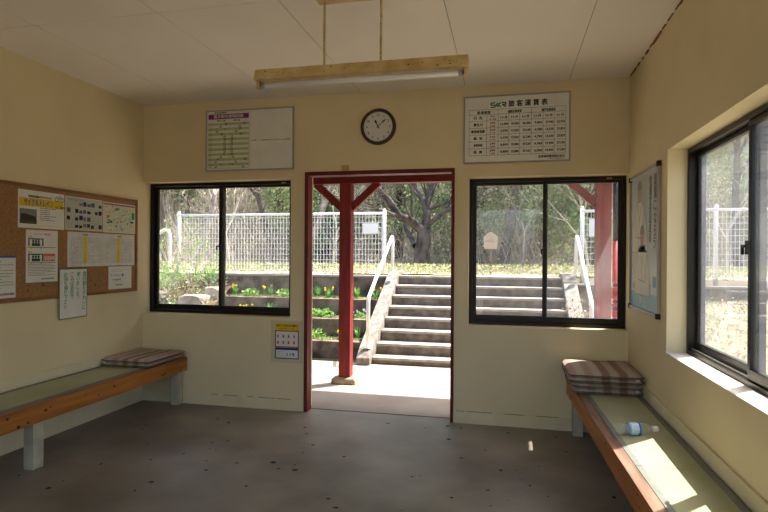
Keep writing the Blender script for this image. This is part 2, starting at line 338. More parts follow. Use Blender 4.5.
# ------------------------------------------------------------------ benches
BZ = .42
def bench(label, side):
    # side -1: along the left wall, +1: along the right wall
    y0, y1 = .6, (4.488 if side < 0 else 4.455)
    if side < 0: xw = XL+.016; fr = lambda y: -2.845; th = .034; s = 1
    else: xw = XR-.016; fr = lambda y: .462 + (4.1-y)*.036; th = -.034*-1; s = -1
    root = thing('tatami_bench', label, 'bench', ((xw+fr(3))/2, 2.6, 0))
    def quadbox(mb, xa, xb, ya, yb, za, zb, mt):   # xa/xb functions of y
        vs = []
        for z in (za, zb):
            for y in (ya, yb):
                p, q = sorted((xa(y), xb(y))); vs += [(p, y, z), (q, y, z)]
        mb.raw(vs, [(0, 2, 3, 1), (4, 5, 7, 6), (0, 1, 5, 4), (2, 6, 7, 3), (0, 4, 6, 2), (1, 3, 7, 5)], mt)
    mb = MB(); quadbox(mb, fr, lambda y: fr(y)-s*.036, y0, y1, BZ-.115, BZ, WOOD)
    random.seed(3+side)
    for i in range(16):
        y = random.uniform(1.8, 4.4); z = BZ-random.uniform(.02, .1); r = random.uniform(.005, .011); x = fr(y)+s*.0006
        mb.face([(x, y+math.cos(t*PI/4)*r*1.3*s, z+math.sin(t*PI/4)*r) for t in range(8)], KNOT)
    mb.build('front_board', root)
    mb = MB(); quadbox(mb, lambda y: fr(y)+s*.001, lambda y: fr(y)-s*.052, y0, y1, BZ, BZ+.004, WOODTOP); mb.build('board_edge', root, .0015)
    js = [y0, 2.66, y1] if side > 0 else [y0, 1.7, 3.0, y1]
    for a, b_ in zip(js[:-1], js[1:]):
        mb = MB(); quadbox(mb, lambda y: fr(y)-s*.082, lambda y: xw+s*.036, a+.002, b_-.002, BZ-.012, BZ+.004, TAT)
        quadbox(mb, lambda y: fr(y)-s*.054, lambda y: fr(y)-s*.082, a+.002, b_-.002, BZ-.012, BZ+.005, TEDGE)
        quadbox(mb, lambda y: xw+s*.036, lambda y: xw, a+.002, b_-.002, BZ-.012, BZ+.005, TEDGE)
        mb.build('tatami_mat', root)
    mb = MB(); quadbox(mb, lambda y: fr(y)-s*.037, lambda y: xw+s*.002, y0, y1, BZ-.05, BZ-.013, LEGP); mb.build('deck', root)
    for ly in ((.75, 2.9, 4.44) if side < 0 else (.75, 2.35, 4.40)):
        mb = MB(); x = fr(ly)-s*.038; xa, xb = sorted((x, x-s*.075)); mb.box(xa, xb, ly-.035, ly+.045, .002, BZ-.051, LEGP); mb.build('leg', root, .003)
    mb = MB(); xa, xb = sorted((xw+s*.03, xw+s*.07)); mb.box(xa, xb, y0, y1-.02, BZ-.11, BZ-.052, LEGP); mb.build('back_rail', root)
    return root
bench('long wooden bench with green tatami top along the left wall under the notice board', -1)
bench('long wooden bench with green tatami top along the right wall under the window', 1)

def cushion_mat(name, ax, cols, sc):
    m = bpy.data.materials.new(name); m.use_nodes = True; n = m.node_tree; b = n.nodes['Principled BSDF']; b.inputs['Roughness'].default_value = .85
    b.inputs['Specular IOR Level'].default_value = .1
    tc = n.nodes.new('ShaderNodeTexCoord'); sp = n.nodes.new('ShaderNodeSeparateXYZ'); n.links.new(tc.outputs['Generated'], sp.inputs[0])
    rp = n.nodes.new('ShaderNodeValToRGB'); rp.color_ramp.interpolation = 'LINEAR'; e = rp.color_ramp.elements
    k = len(cols)
    while len(e) < k*2: e.new(.5)
    for i, c in enumerate(cols):
        e[2*i].position = i/k+.015*(i > 0); e[2*i+1].position = (i+1)/k-.015; e[2*i].color = lin(c); e[2*i+1].color = lin(c)
    n.links.new(sp.outputs[ax], rp.inputs[0])
    ns = n.nodes.new('ShaderNodeTexNoise'); ns.inputs['Scale'].default_value = 260; n.links.new(tc.outputs['Object'], ns.inputs['Vector'])
    bp = n.nodes.new('ShaderNodeBump'); bp.inputs['Strength'].default_value = .4; bp.inputs['Distance'].default_value = .003; n.links.new(ns.outputs['Fac'], bp.inputs['Height']); n.links.new(bp.outputs[0], b.inputs['Normal'])
    mm = n.nodes.new('ShaderNodeMix'); mm.data_type = 'RGBA'; mm.blend_type = 'MULTIPLY'; mm.inputs[0].default_value = .5
    n.links.new(rp.outputs[0], mm.inputs[6]); n.links.new(ns.outputs['Color'], mm.inputs[7]) ; n.links.new(rp.outputs[0], b.inputs['Base Color'])
    return m
BR, CR, PK = (146, 120, 104), (184, 170, 154), (168, 146, 134)
CU = cushion_mat('striped_cushion_cloth', 0, [PK, CR, PK, CR, BR, CR, BR, CR, PK], 1)
SEAM = flat('cushion_seam', (86, 66, 56), .9)
def cushion(label, cx, cy, z, wx, wy, th, seed, rot=0, tag_side=1):
    rnd = random.Random(seed)
    root = thing('floor_cushion', label, 'cushion', (cx, cy, z), 'striped cushions left on the benches')
    for layer in range(2):
        vs = []; fs = []; N = 22; t = th/2; zb = layer*(t)
        def pt(i, j, top):
            u = i/N*2-1; v = j/N*2-1
            x = u*wx/2; y = v*wy/2
            eu = max(0, abs(u)-.86)/.14; ev = max(0, abs(v)-.86)/.14
            e = min(1, math.hypot(eu, ev)); prof = math.sqrt(max(0, 1-e*e))
            x *= 1-.06*ev*eu; y *= 1-.06*ev*eu
            crown = (1-u*u)*(1-v*v)
            wob = .004*math.sin(3.1*u+seed)*math.cos(2.3*v+seed*2)*(1-max(abs(u), abs(v))**4)
            if top: zz = zb + t/2 + (t/2)*prof - .006*math.exp(-((u*2.2)**2))*(layer) + wob*layer + .004*crown*layer
            else: zz = zb + t/2 - (t/2)*prof
            X = x*math.cos(rot)-y*math.sin(rot); Y = x*math.sin(rot)+y*math.cos(rot)
            return (cx+X, cy+Y, z+zz)
        for top in (1, 0):
            b0 = len(vs)
            for i in range(N+1):
                for j in range(N+1): vs.append(pt(i, j, top))
            for i in range(N):
                for j in range(N):
                    q = (b0+i*(N+1)+j, b0+(i+1)*(N+1)+j, b0+(i+1)*(N+1)+j+1, b0+i*(N+1)+j+1); fs.append(q if top else q[::-1])
        mb = MB(); mb.raw(vs, fs, CU); o = mb.build('folded_half', root, smooth=True)
        mb = MB(); loop = []
        K = [(-1, -1), (1, -1), (1, 1), (-1, 1), (-1, -1)]
        for (a, b_), (c, d_) in zip(K[:-1], K[1:]):
            for q in range(8):
                s_ = q/8; u = a+(c-a)*s_; v = b_+(d_-b_)*s_
                u *= .992; v *= .992
                if abs(u) > .9 and abs(v) > .9: u *= .985; v *= .985
                X = u*wx/2; Y = v*wy/2; loop.append((cx+X*math.cos(rot)-Y*math.sin(rot), cy+X*math.sin(rot)+Y*math.cos(rot), z+zb+t/2))
        mb.tube(loop+[loop[0]], .0028, SEAM, 5); mb.build('seam', o)
    mb = MB(); X, Y = (wx/2+.000)*tag_side*.8, -wy/2-.002
    mb.box(cx+X-.01, cx+X+.01, cy+Y-.004, cy+Y, z+th*.42, z+th*.62, WHITE); mb.build('care_tag', root)
cushion('flat striped brown cushion lying on the far end of the left bench', -3.065, 4.19, BZ+.006, .455, .53, .070, 1, 0, -1)
cushion('lower of the two striped cushions stacked on the right bench in the corner', .664, 4.20, BZ+.006, .46, .53, .074, 2, .0)
cushion('upper of the two striped cushions stacked on the right bench, sun spot on top', .652, 4.195, BZ+.081, .485, .545, .074, 3, -.01)

# plastic bottle lying on the right bench
CLR = glassmat('clear_plastic', .10, (.93, .96, .97)); LAB = mat('bottle_label', (150, 186, 220), .4, scale=60, col2=(214, 226, 236))
bo = Vector((.565, 3.09, BZ+.004+.033)); ax = Vector((.97, .235, 0)).normalized()
root = thing('plastic_bottle', 'empty clear plastic bottle with light blue label lying on the right bench', 'bottle', (bo.x, bo.y, BZ+.005))
m = MB(); m.lathe([(.0, .004), (.02, 0), (.030, .006), (.0325, .02), (.031, .03), (.0325, .04), (.031, .05), (.0325, .058), (.0325, .125), (.031, .135), (.026, .155), (.015, .178), (.0125, .185), (.0125, .20)], bo, ax, CLR); m.build('bottle_body', root, smooth=True)
m = MB(); m.lathe([(.0333, .06), (.0333, .12)], bo, ax, LAB); lb = m.build('bottle_label', root, smooth=True)
m = MB(); m.lathe([(.0334, .108), (.0334, .119)], bo, ax, BLUE); m.lathe([(.0334, .061), (.0334, .068)], bo, ax, LBLUE); m.build('label_band', lb, smooth=True)
m = MB(); m.lathe([(.0, .19), (.015, .19), (.0155, .195), (.0155, .215), (.014, .218), (0, .218)], bo, ax, WHITE); m.build('cap', root, smooth=True)

# ------------------------------------------------------------------ ceiling lamp
LY = 2.79; LX0, LX1 = -1.348, -.20; LZ = 2.305
lp = thing('fluorescent_lamp', 'cream fluorescent batten lamp with rust spots hanging on two rods from the ceiling', 'lamp', ((LX0+LX1)/2, LY, ZC))
m = MB()
pr = [(-.045, .012), (-.03, .062), (.03, .062), (.045, .012), (.045, .004), (-.045, .004)]
vs = [(x, LY+p[0], LZ+p[1]) for x in (LX0, LX1) for p in pr]; k = len(pr)
m.raw(vs, [tuple(range(k)), tuple(range(2*k-1, k-1, -1))]+[((i+1) % k, i, k+i, k+(i+1) % k) for i in range(k)], LAMPC); random.seed(8)
for i in range(34):
    x = random.uniform(LX0+.01, LX1-.01) if i > 12 else random.choice([LX0+random.uniform(.01, .35), LX1-random.uniform(.0, .12)]); t = random.uniform(0, .9); r = random.uniform(.0012, .004)
    y = LY-.045+.015*t-.0008; z = LZ+.012+.05*t
    m.face([(x+math.cos(q*PI/3)*r*1.5, y+math.sin(q*PI/3)*r*.3, z+math.sin(q*PI/3)*r) for q in range(6)], RUST)
m.build('lamp_body', lp)
for x, s in ((LX0+.012, 1), (LX1-.012, -1)):
    m = MB(); m.box(x-.010, x+.010, LY-.018, LY+.018, LZ-.036, LZ+.004, LAMPC); m.box(x+s*.010, x+s*.016, LY-.012, LY+.012, LZ-.030, LZ-.006, RUST); m.build('lamp_socket', lp, .003)
m = MB(); m.tube([(LX0+.028, LY, LZ-.018), (LX1-.028, LY, LZ-.018)], .0155, TUBE, 16); t_ = m.build('lamp_tube', lp, smooth=True)
for x, s in ((LX0+.028, 1), (LX1-.028, -1)): m = MB(); m.tube([(x, LY, LZ-.018), (x+s*.02, LY, LZ-.018)], .0162, SILV, 16); m.build('tube_cap', t_)
for x in (-.962, -.652):
    m = MB(); m.tube([(x, LY, LZ+.06), (x, LY, ZC-.001)], .0065, LAMPC, 10)
    for q in range(5): zz = random.uniform(LZ+.08, ZC-.05); m.tube([(x, LY, zz), (x, LY, zz+random.uniform(.002, .006))], .0067, mat('rod_rust', (150, 112, 62), .8, scale=30), 8)
    m.build('hanging_rod', lp)
m = MB(); m.box(-1.0, -.62, LY-.03, LY+.03, ZC-.028, ZC-.001, LAMPC); m.build('ceiling_mount', lp, .003)

# ------------------------------------------------------------------ clock
ck = thing('wall_clock', 'round wall clock with dark brown rim above the red doorway', 'clock', (-1.068, YB, 2.442))
O = (-1.068, YB, 2.442); A = (0, -1, 0); R = .152
BROWN = mat('dark_wood_rim', (58, 30, 22), .35, scale=4, var=.2, spec=.6); DIAL = flat('clock_dial', (222, 220, 210), .4)
m = MB(); m.lathe([(R, 0), (R, .018), (R-.008, .030), (R-.020, .032), (R-.027, .022), (R-.027, .01)], O, A, BROWN, 48); m.build('clock_rim', ck, smooth=True)
m = MB(); m.lathe([(0, .012), (R-.026, .012)], O, A, DIAL, 48)
sh = Sheet(m, (O[0], YB-.012, O[2]), (1, 0, 0), (0, 0, 1), (0, -1, 0), 0, 0)
for i in range(1, 13):
    a = PI/2-i*PI/6; sh.text(str(i), math.cos(a)*.098, math.sin(a)*.098-.011, .022, BLACK, .001, center=True)
for i in range(60):
    a = i*PI/30; sh.line(math.cos(a)*.114, math.sin(a)*.114, math.cos(a)*.120, math.sin(a)*.120, .001 if i % 5 else .002, GREY, .0008)
m.build('clock_face', ck)
def hand(name, ang, ln, wd, d):
    m = MB(); s2 = Sheet(m, (O[0], YB-.012, O[2]), (1, 0, 0), (0, 0, 1), (0, -1, 0), 0, 0); a = PI/2-ang
    s2.line(-math.cos(a)*.018, -math.sin(a)*.018, math.cos(a)*ln, math.sin(a)*ln, wd, BLACK, d); s2.line(math.cos(a)*ln*.6, math.sin(a)*ln*.6, math.cos(a)*ln*.85, math.sin(a)*ln*.85, wd*2.2, BLACK, d)
    s2.ring(0, 0, 0, .006, BLACK, d+.0005, 12); m.build(name, ck)
hand('hour_hand', math.radians(11.13*30), .064, .008, .005); hand('minute_hand', math.radians(8*6), .090, .0055, .008)

# ------------------------------------------------------------------ framed boards on the back wall
def board(name, label, cat, x0, x1, z0, z1, fill):
    rt = thing(name, label, cat, ((x0+x1)/2, YB, z0)); W, H = x1-x0, z1-z0
    m = MB(); e = .012
    s = Sheet(m, (x0, YB, z0), (1, 0, 0), (0, 0, 1), (0, -1, 0), W, H)
    s.slab(SILV, .018, 0, 0, W, e); s.slab(SILV, .018, 0, H-e, W, H); s.slab(SILV, .018, 0, e, e, H-e); s.slab(SILV, .018, W-e, e, W, H-e)
    m.build('board_frame', rt, .002)
    m = MB(); s = Sheet(m, (x0+e, YB-.004, z0+e), (1, 0, 0), (0, 0, 1), (0, -1, 0), W-2*e, H-2*e); s.slab(WHITE, .006); s.N = Vector((0, -1, 0)); s.o = s.o+Vector((0, -.004, 0))
    fill(s, rt); m.build('panel', rt)
    return rt
def fare(s, rt):
    W, H = s.w, s.h
    # green company lettering
    u = .205; z = H-.085; q = .034
    def L(pts, w_=.0092):
        for a, b_ in zip(pts[:-1], pts[1:]): s.line(*a, *b_, w_, GRNI)
    L([(u+.034, z+q), (u, z+q), (u, z+q*.5), (u+.034, z+q*.5), (u+.034, z), (u-.004, z)])
    u += .042; L([(u+.012, z+q*1.0), (u, z+q*.5), (u+.012, z)]); L([(u+.036, z+q), (u+.012, z+q*.5), (u+.036, z)])
    u += .042; L([(u, z+q), (u+.032, z+q), (u+.032, z+q*.55), (u+.004, z+q*.5), (u+.036, z)])
    s.text('旅 客 運 賃 表', .34, H-.083, .043, BLACK, width=.30)
    tx = [.032, .172, .262, .345, .428, .518, .608, .692, .778]; ty0, ty1 = .052, H-.102; n = 7; rh = (ty1-ty0)/n
    hs = [ty1-rh*.75, ty1-rh*1.75]+[ty1-rh*1.75-(ty1-rh*1.75-ty0)*k/5 for k in range(1, 6)]
    for y in [ty1]+hs: s.line(tx[0], y, tx[-1], y, .0022, GREY)
    for i, x in enumerate(tx): s.line(x, ty0, x, ty1 if i in (0, 2, 5, 8) else hs[0], .0022, GREY)
    for t, a, b_ in (('普通運賃', 0, 2), ('通勤定期運賃', 2, 5), ('通学定期運賃', 5, 8)): s.text(t, (tx[a]+tx[b_])/2, ty1-rh*.62, .020, BLACK, center=True, width=.105)
    hy = hs[1]+rh*.3
    s.text('行  先', (tx[0]+tx[1])/2, hy, .022, BLACK, center=True, width=.07)
    s.text('大人', (tx[1]+tx[2])/2, hy+.014, .014, BLACK, center=True); s.text('小児', (tx[1]+tx[2])/2, hy-.010, .015, REDI, center=True, width=.06)
    for i, t in enumerate(['1ヶ月', '3ヶ月', '6ヶ月', '1ヶ月', '3ヶ月', '6ヶ月']): s.text(t, (tx[i+2]+tx[i+3])/2, hy, .019, BLACK, center=True, width=.052)
    rows = [('貴生川', '470', '240', ['12,300', '35,060', '66,420', '9,800', '27,940', '52,930']), ('紫香楽宮跡', '210', '110', ['5,970', '17,020', '32,240', '4,780', '13,630', '25,820']),
            ('勅  旨', '210', '110', ['5,970', '17,020', '32,240', '4,780', '13,630', '25,820']), ('玉桂寺前', '290', '150', ['8,800', '25,080', '47,520', '6,960', '19,840', '37,590']), ('信  楽', '290', '150', ['8,800', '25,080', '47,520', '6,960', '19,840', '37,590'])]
    for k, (nm, a, b_, vals) in enumerate(rows):
        y = (hs[k+1]+hs[k+2])/2-.010
        s.text(nm, (tx[0]+tx[1])/2, y, .021, BLACK, center=True, width=.07 if len(nm) < 5 else .108)
        s.text(a, (tx[1]+tx[2])/2, y+.012, .017, BLACK, center=True, width=.042); s.text(b_, (tx[1]+tx[2])/2, y-.011, .017, REDI, center=True, width=.042)
        for i, vv in enumerate(vals): s.text(vv, tx[i+3]-.006-.030, y, .021, BLACK, center=True, width=.058)
    s.text('信楽高原鐵道株式会社', tx[-1]-.105, .022, .018, BLACK, center=True, width=.20)
    s.text('SHIGARAKI KOHGEN RAILWAY', tx[-1]-.07, .010, .007, GREY, center=True, width=.12)
board('fare_table_board', 'white framed fare table board headed in green and black above the right window', 'sign', -.355, .472, 2.107, 2.652, fare)
def ttfill(s, rt):
    W, H = s.w, s.h; m = s.mb; u0, u1 = .012, .408; t = H-.012
    s.text('信楽高原鐵道', .07, t-.006, .014, BLACK, width=.12)
    s.rect(u0+.002, t-.056, u1, t-.012, PURP); s.text('雲井駅列車時刻表', (u0+u1)/2, t-.046, .026, WHITE, center=True, width=.29)
    s.text('貴生川方面', .14, t-.078, .014, BLACK, center=True); s.text('信楽方面', .29, t-.078, .014, BLACK, center=True)
    y1 = t-.090; y0 = .014; n = 18; rh = (y1-y0)/n; random.seed(11)
    for k in range(n):
        yb = y1-(k+1)*rh
        if k % 2 == 0: s.rect(u0, yb, u1, yb+rh, LGRN, .0037)
        s.text(str(6+k) if k < 18 else '', u0+.018, yb+rh*.2, rh*.6, BLACK, center=True)
        tk = abs(k-8.5)/8.5
        cols = [.045+.12*(1-tk)] if k % 3 else [.05+.12*(1-tk), .09]
        s.text('%02d' % random.randint(0, 59), u0+.03+random.uniform(.02, .15)*(tk > .5)+.12*(tk <= .5), yb+rh*.08, rh*.9, BLACK)
        s.text('%02d' % random.randint(0, 59), u0+.22+(random.uniform(.0, .13) if tk > .5 else 0), yb+rh*.08, rh*.9, BLACK)
    for x in (u0, u0+.036, (u0+u1)/2+.01, u1): s.line(x, y0, x, y1, .0018, GREY)
    s.line(u0, y0, u1, y0, .0018, GREY); s.rect(.42, .004, .423, H-.004, LGREY)
    for a in range(8): s.rect(.44+a*.045, H*.475+random.uniform(-.003, .003), .485+a*.045, H*.475+.006+random.uniform(0, .004), TAPE)
board('timetable_board', 'white framed timetable board with purple heading, right half blank, above the left window', 'sign', -2.668, -1.823, 2.108, 2.655, ttfill)

# ------------------------------------------------------------------ notice board on the left wall with its papers
nb = thing('cork_notice_board', 'long wood framed cork notice board covered in papers on the left wall', 'notice board', (XL, 3.2, 1.025))
def LS(m, y, z, w_, h_, d=.0): return Sheet(m, (XL+d, y, z), (0, 1, 0), (0, 0, 1), (1, 0, 0), w_, h_)
NBY0, NBY1, NZ0, NZ1 = 2.2, 4.399, 1.023, 1.851
m = MB(); s = LS(m, NBY0, NZ0, NBY1-NBY0, NZ1-NZ0); s.slab(CORK, .010, .02, .02, s.w-.02, s.h-.02)
for i in range(14): u = random.uniform(.9, 2.1); v = random.uniform(.06, .2); s.rect(u, v, u+random.uniform(.006, .02), v+.01, BROWN, .0105)
m.build('cork_panel', nb)
m = MB(); s = LS(m, NBY0, NZ0, NBY1-NBY0, NZ1-NZ0); e = .024
for a in ((0, 0, s.w, e), (0, s.h-e, s.w, s.h), (0, e, e, s.h-e), (s.w-e, e, s.w, s.h-e)): s.slab(CORKF, .018, *a)
m.build('board_frame', nb, .002)
def paper(name, label, y, z, w_, h_, fn, d=.0105, base=WHITE):
    m = MB(); s = LS(m, y, z, w_, h_, d); s.slab(base, .0008); s.o = s.o + s.N*(-.0025); fn(s)
    return tag(m.build(name), label, 'poster')
def lines(s, u0, u1, v0, v1, n, h=.004, mt=GREY, seed=1):
    q = random.Random(seed)
    for k in range(n):
        v = v1-(v1-v0)*(k+.5)/n; u = u0
        end = u0+(u1-u0)*q.choice((1, 1, .9, .6))
        while u < end: l = q.uniform(.008, .035); s.rect(u, v-h/2, min(u+l, end), v+h/2, mt); u += l+.004
def cyc(s):
    W, H = s.w, s.h
    s.rect(.01, H-.115, W-.008, H-.055, YEL); s.text('サイクルトレイン', .045, H-.106, .046, BLUE, .0045, width=.25)
    s.rect(.08, H-.046, W-.12, H-.036, YEL); s.text('信楽高原鐵道でサイクリング', .085, H-.050, .016, BLACK, .0045, width=.20)
    for u in (W-.072, W-.022): s.ring(u, H-.044, .014, .018, BLACK, .0048)
    s.line(W-.072, H-.044, W-.05, H-.016, .003, BLACK, .0048); s.line(W-.05, H-.016, W-.022, H-.044, .003, BLACK, .0048); s.line(W-.05, H-.044, W-.036, H-.016, .003, BLACK, .0048)
    s.text('のご案内', W-.085, H-.112, .018, BLACK, .0046)
    s.rect(.012, .03, .155, .135, flat('photo_grey', (128, 130, 118))); s.rect(.012, .03, .155, .06, flat('photo_green', (78, 86, 52)), .0038)
    s.mb.face([s.P(.02, .055, .0042), s.P(.15, .05, .0042), s.P(.15, .082, .0042), s.P(.06, .1, .0042), s.P(.02, .1, .0042)], flat('photo_train', (62, 58, 54)))
    lines(s, .185, .33, .055, .155, 7, .004, BLACK, 3); s.rect(.14, .018, W-.02, .022, YEL)
paper('cycling_poster', 'white poster with yellow band, blue lettering and a bicycle, top left on cork board', 3.146, 1.54, .406, .268, cyc, .0112)
def doors(s):
    W, H = s.w, s.h
    s.text('ワンマンカー乗降方法', .07, H-.035, .012, REDI, width=.14)
    for v in (H-.115, H-.225):
        s.rect(.02, v, .15, v+.055, DGRN); s.rect(.03, v+.02, .138, v+.045, WHITE, .0040)
        for u in (.052, .075, .098): s.rect(u, v+.022, u+.017, v+.042, DGRN, .0042)
        s.rect(.03, v-.008, .048, v+.048, WHITE, .0044); s.rect(.12, v-.002, .136, v+.048, WHITE, .0044)
        s.rect(.036, v-.02, .05, v-.002, YEL, .0046); s.rect(.122, v-.018, .134, v-.002, LBLUE, .0046); s.rect(.012, v-.012, W-.02, v-.007, GREY, .0038)
        s.text('出口', .02, v+.06, .012, REDI)
    s.rect(.153, H-.225, W-.025, H-.17, flat('pale_red_ink', (214, 96, 84))); s.text('回送車両', .16, H-.215, .028, WHITE, .0044, width=.09)
    lines(s, .015, W-.02, .045, .135, 8, .0035, GREY, 5); s.text('信楽高原鐵道', .13, .018, .012, GRNI, width=.12)
paper('boarding_guide_poster', 'white poster with two green train diagrams and red block below the cycling poster', 3.209, 1.152, .280, .376, doors, .0135)
def bluep(s):
    s.rect(0, s.h-.012, s.w, s.h, BLUE); lines(s, .02, s.w-.015, .06, s.h-.05, 9, .004, GREY, 8); s.text('お知らせ', .08, s.h-.045, .016, REDI); s.text('信楽高原鐵道', s.w-.12, .02, .014, BLACK, width=.11)
paper('notice_sheet', 'white notice with blue top edge at the left edge of the photo on cork board', 2.86, 1.056, .270, .285, bluep, .0112)
def mapf(seed, kind):
    def fn(s):
        W, H = s.w, s.h; q = random.Random(seed)
        bgc = flat('map_cream' if kind else 'map_grey', (206, 206, 180) if kind else (190, 190, 176)); s.rect(.005, .005, W-.005, H-.005, bgc)
        if kind:
            s.rect(.006, H-.022, W-.006, H-.008, flat('map_mauve', (150, 110, 130)), .0038)
            for i in range(60):
                u = q.uniform(.01, W-.05); v = q.uniform(.01, H-.04); c = q.choice([flat('map_teal', (110, 168, 150)), flat('map_pink', (190, 110, 112)), NAVY, flat('map_green', (60, 140, 84)), flat('map_pale_blue', (150, 186, 186)), WHITE, WHITE])
                s.rect(u, v, u+q.uniform(.008, .035), v+q.uniform(.006, .022), c, .0038+i*.00001)
            for i in range(16): u = q.uniform(.02, W-.06); v = q.uniform(.02, H-.03); s.line(u, v, u+q.uniform(.02, .06), v+q.uniform(-.02, .03), .002, GREY, .0046)
            s.rect(W-.05, H-.13, W-.015, H-.07, flat('map_green', (60, 140, 84)), .0047)
        else:
            s.text('信楽高原鐵道 沿線案内', .02, H-.028, .014, LBLUE, width=.17)
            for r in range(4):
                for c in range(9):
                    if q.random() < .2: continue
                    u = .012+c*.042; v = H-.07-r*.056+q.uniform(-.005, .005)
                    if r == 2 and c > 5: continue
                    if r == 0 and c < 5 and q.random() < .5: continue
                    s.rect(u, v, u+q.uniform(.030, .040), v+q.uniform(.02, .036), q.choice([NAVY, BLACK, flat('map_slate', (88, 96, 110)), flat('map_dark_green', (52, 66, 52)), flat('map_mauve', (150, 110, 130))]), .0040)
            lines(s, .015, .2, .01, .08, 6, .0022, LBLUE, 9); lines(s, W*.62, W-.02, .01, .09, 10, .002, GREY, 4)
    return fn
paper('area_map_poster', 'poster crowded with small dark photographs, top middle of cork board', 3.563, 1.545, .392, .258, mapf(4, 0), .0112)
paper('area_map_poster', 'pale green illustrated area map, top right of cork board', 3.966, 1.541, .404, .256, mapf(9, 1), .0112)
def tts(s):
    W, H = s.w, s.h; s.text('時刻表', W*.42, H-.026, .013, BLACK)
    q = random.Random(2)
    for k in range(24):
        u = .02+k*(W-.04)/24
        if k % 2 == 0: s.rect(u, .02, u+.0012, H-.03, LGREY)
        for r in range(17):
            if q.random() < .8: s.rect(u+.003, .024+r*.0125, u+.011, .031+r*.0125, LGREY)
    s.rect(W*.42, .03, W*.51, H-.035, YEL, .0046)
paper('train_timetable', 'white timetable sheet with yellow column in plastic, left of the pair on cork board', 3.585, 1.257, .388, .273, tts, .0112, PLAST)
paper('train_timetable', 'white timetable sheet with yellow column in plastic, right of the pair on cork board', 3.975, 1.259, .384, .271, lambda s: tts(s) , .0112, PLAST)
def hand_(s):
    W, H = s.w, s.h; g = GRNI; hg = flat('handwriting_green', (92, 150, 110))
    for a in ((0, 0, W, .006), (0, H-.006, W, H), (0, 0, .006, H), (W-.006, 0, W, H)): s.rect(*a, g)
    for c, tx in enumerate(('雲井駅をきれいに', '使いましょう', 'ごみは各自で', 'お持ち帰り下さい')): s.text(tx, W-.05-c*.062, H-.06, .031 if c else .034, hg, vertical=True)
paper('handwritten_notice', 'green bordered sheet with green vertical handwriting hanging below the cork board', 3.50, .858, .281, .386, hand_, .0188)
def qr(s):
    W, H = s.w, s.h; s.text('Twitter', .02, H-.085, .022, LBLUE, width=.13); s.ring(.175, H-.075, 0, .011, BLUE)
    s.text('Instagram', .05, .075, .020, flat('rose_ink', (150, 70, 90)), width=.10); s.text('Facebook', .08, .03, .018, NAVY, width=.09); lines(s, .03, .26, H-.05, H-.02, 2, .003, LGREY)
paper('web_notice', 'small white sheet with pale blue and red words, bottom right of cork board', 4.03, 1.056, .290, .195, qr, .0130)
# little pins
# notice below the left window
m = MB(); s = Sheet(m, (-2.03, YB, .415), (1, 0, 0), (0, 0, 1), (0, -1, 0), .30, .37)
s.slab(mat('clear_file_plastic', (206, 196, 164), .2, var=.03, scale=6, spec=.6), .0008); s.o = s.o+Vector((0, .0025, 0)); u0, v0, u1, v1 = .04, .035, .262, .345
s.rect(u0, v0, u1, v1, WHITE); s.rect(u0, v1-.062, u1, v1, YEL, .004)
s.text('踏切での安全のお願い', u0+.111, v1-.028, .018, BLACK, .0045, center=True, width=.19); s.text('必ずお守りください', u0+.111, v1-.053, .015, REDI, .0045, center=True, width=.14)
def fr_(a, b_, c, d_, w_, mt): s.rect(a, b_, c, b_+w_, mt, .0041); s.rect(a, d_-w_, c, d_, mt, .0041); s.rect(a, b_, a+w_, d_, mt, .0041); s.rect(c-w_, b_, c, d_, mt, .0041)
CRIM = flat('crimson_ink', (150, 24, 50)); fr_(u0, v0+.10, u1, v1-.062, .009, CRIM); fr_(u0, v0, u1, v0+.098, .009, NAVY); s.rect(u0, v0+.078, u1, v0+.098, NAVY, .0042)
for i in range(8): s.rect(u0+.02+(i % 4)*.05, v0+.13+(i//4)*.055, u0+.035+(i % 4)*.05, v0+.155+(i//4)*.055, (REDI, GREY)[i % 3 == 1], .0043)
lines(s, u0+.02, u1-.02, v0+.112, v0+.235, 7, .003, LGREY, 3); lines(s, u0+.015, u0+.10, v0+.02, v0+.07, 3, .004, LBLUE, 5)
s.text('119', u0+.11, v0+.025, .032, NAVY, .0045, width=.07)
tag(m.build('safety_notice'), 'yellow, red and blue notice in a plastic sleeve beside the red door jamb', 'poster')

# framed poster on the right wall, between corner and window
fp = thing('framed_poster', 'tall silver framed pale poster with robed figures in the corner of the right wall', 'poster', (XR, 4.0, .985))
def RS(m, y, z, w_, h_, d=0): return Sheet(m, (XR-d, y, z), (0, -1, 0), (0, 0, 1), (-1, 0, 0), w_, h_)
PW, PH = .80, .955; PY = 4.40; PZ = .988
m = MB(); s = RS(m, PY, PZ, PW, PH); e = .022
for a in ((0, 0, PW, e), (0, PH-e, PW, PH), (0, e, e, PH-e), (PW-e, e, PW, PH-e)): s.slab(SILV, .020, *a)
fo = m.build('poster_frame', fp, .003)
for a in ((PW-.03, PH-.03), (PW-.03, -.004), (-.004, PH-.03), (-.004, -.004)):
    m = MB(); s = RS(m, PY, PZ, PW, PH); s.slab(BLACK, .024, a[0], a[1], a[0]+.034, a[1]+.034); m.build('corner_guard', fp, .003)
m = MB(); s = RS(m, PY-e, PZ+e, PW-2*e, PH-2*e); PP = mat('poster_paper', (206, 200, 188), .28, scale=3, col2=(186, 192, 190), spec=.6); s.slab(PP, .006); s.o = s.o+Vector((-.003, 0, 0))
W, H = s.w, s.h; CY = mat('poster_cyan', (96, 160, 176), .3, scale=12, col2=(136, 180, 186)); FIG = flat('figure_grey', (146, 138, 126), .4); FIGL = flat('figure_cream', (222, 216, 200), .4); SK_ = flat('figure_skin', (196, 160, 132), .4)
s.rect(0, 0, W, .11, CY, .0038); s.rect(W-.14, .16, W-.06, .23, flat('poster_blue', (60, 128, 170), .3), .0039)
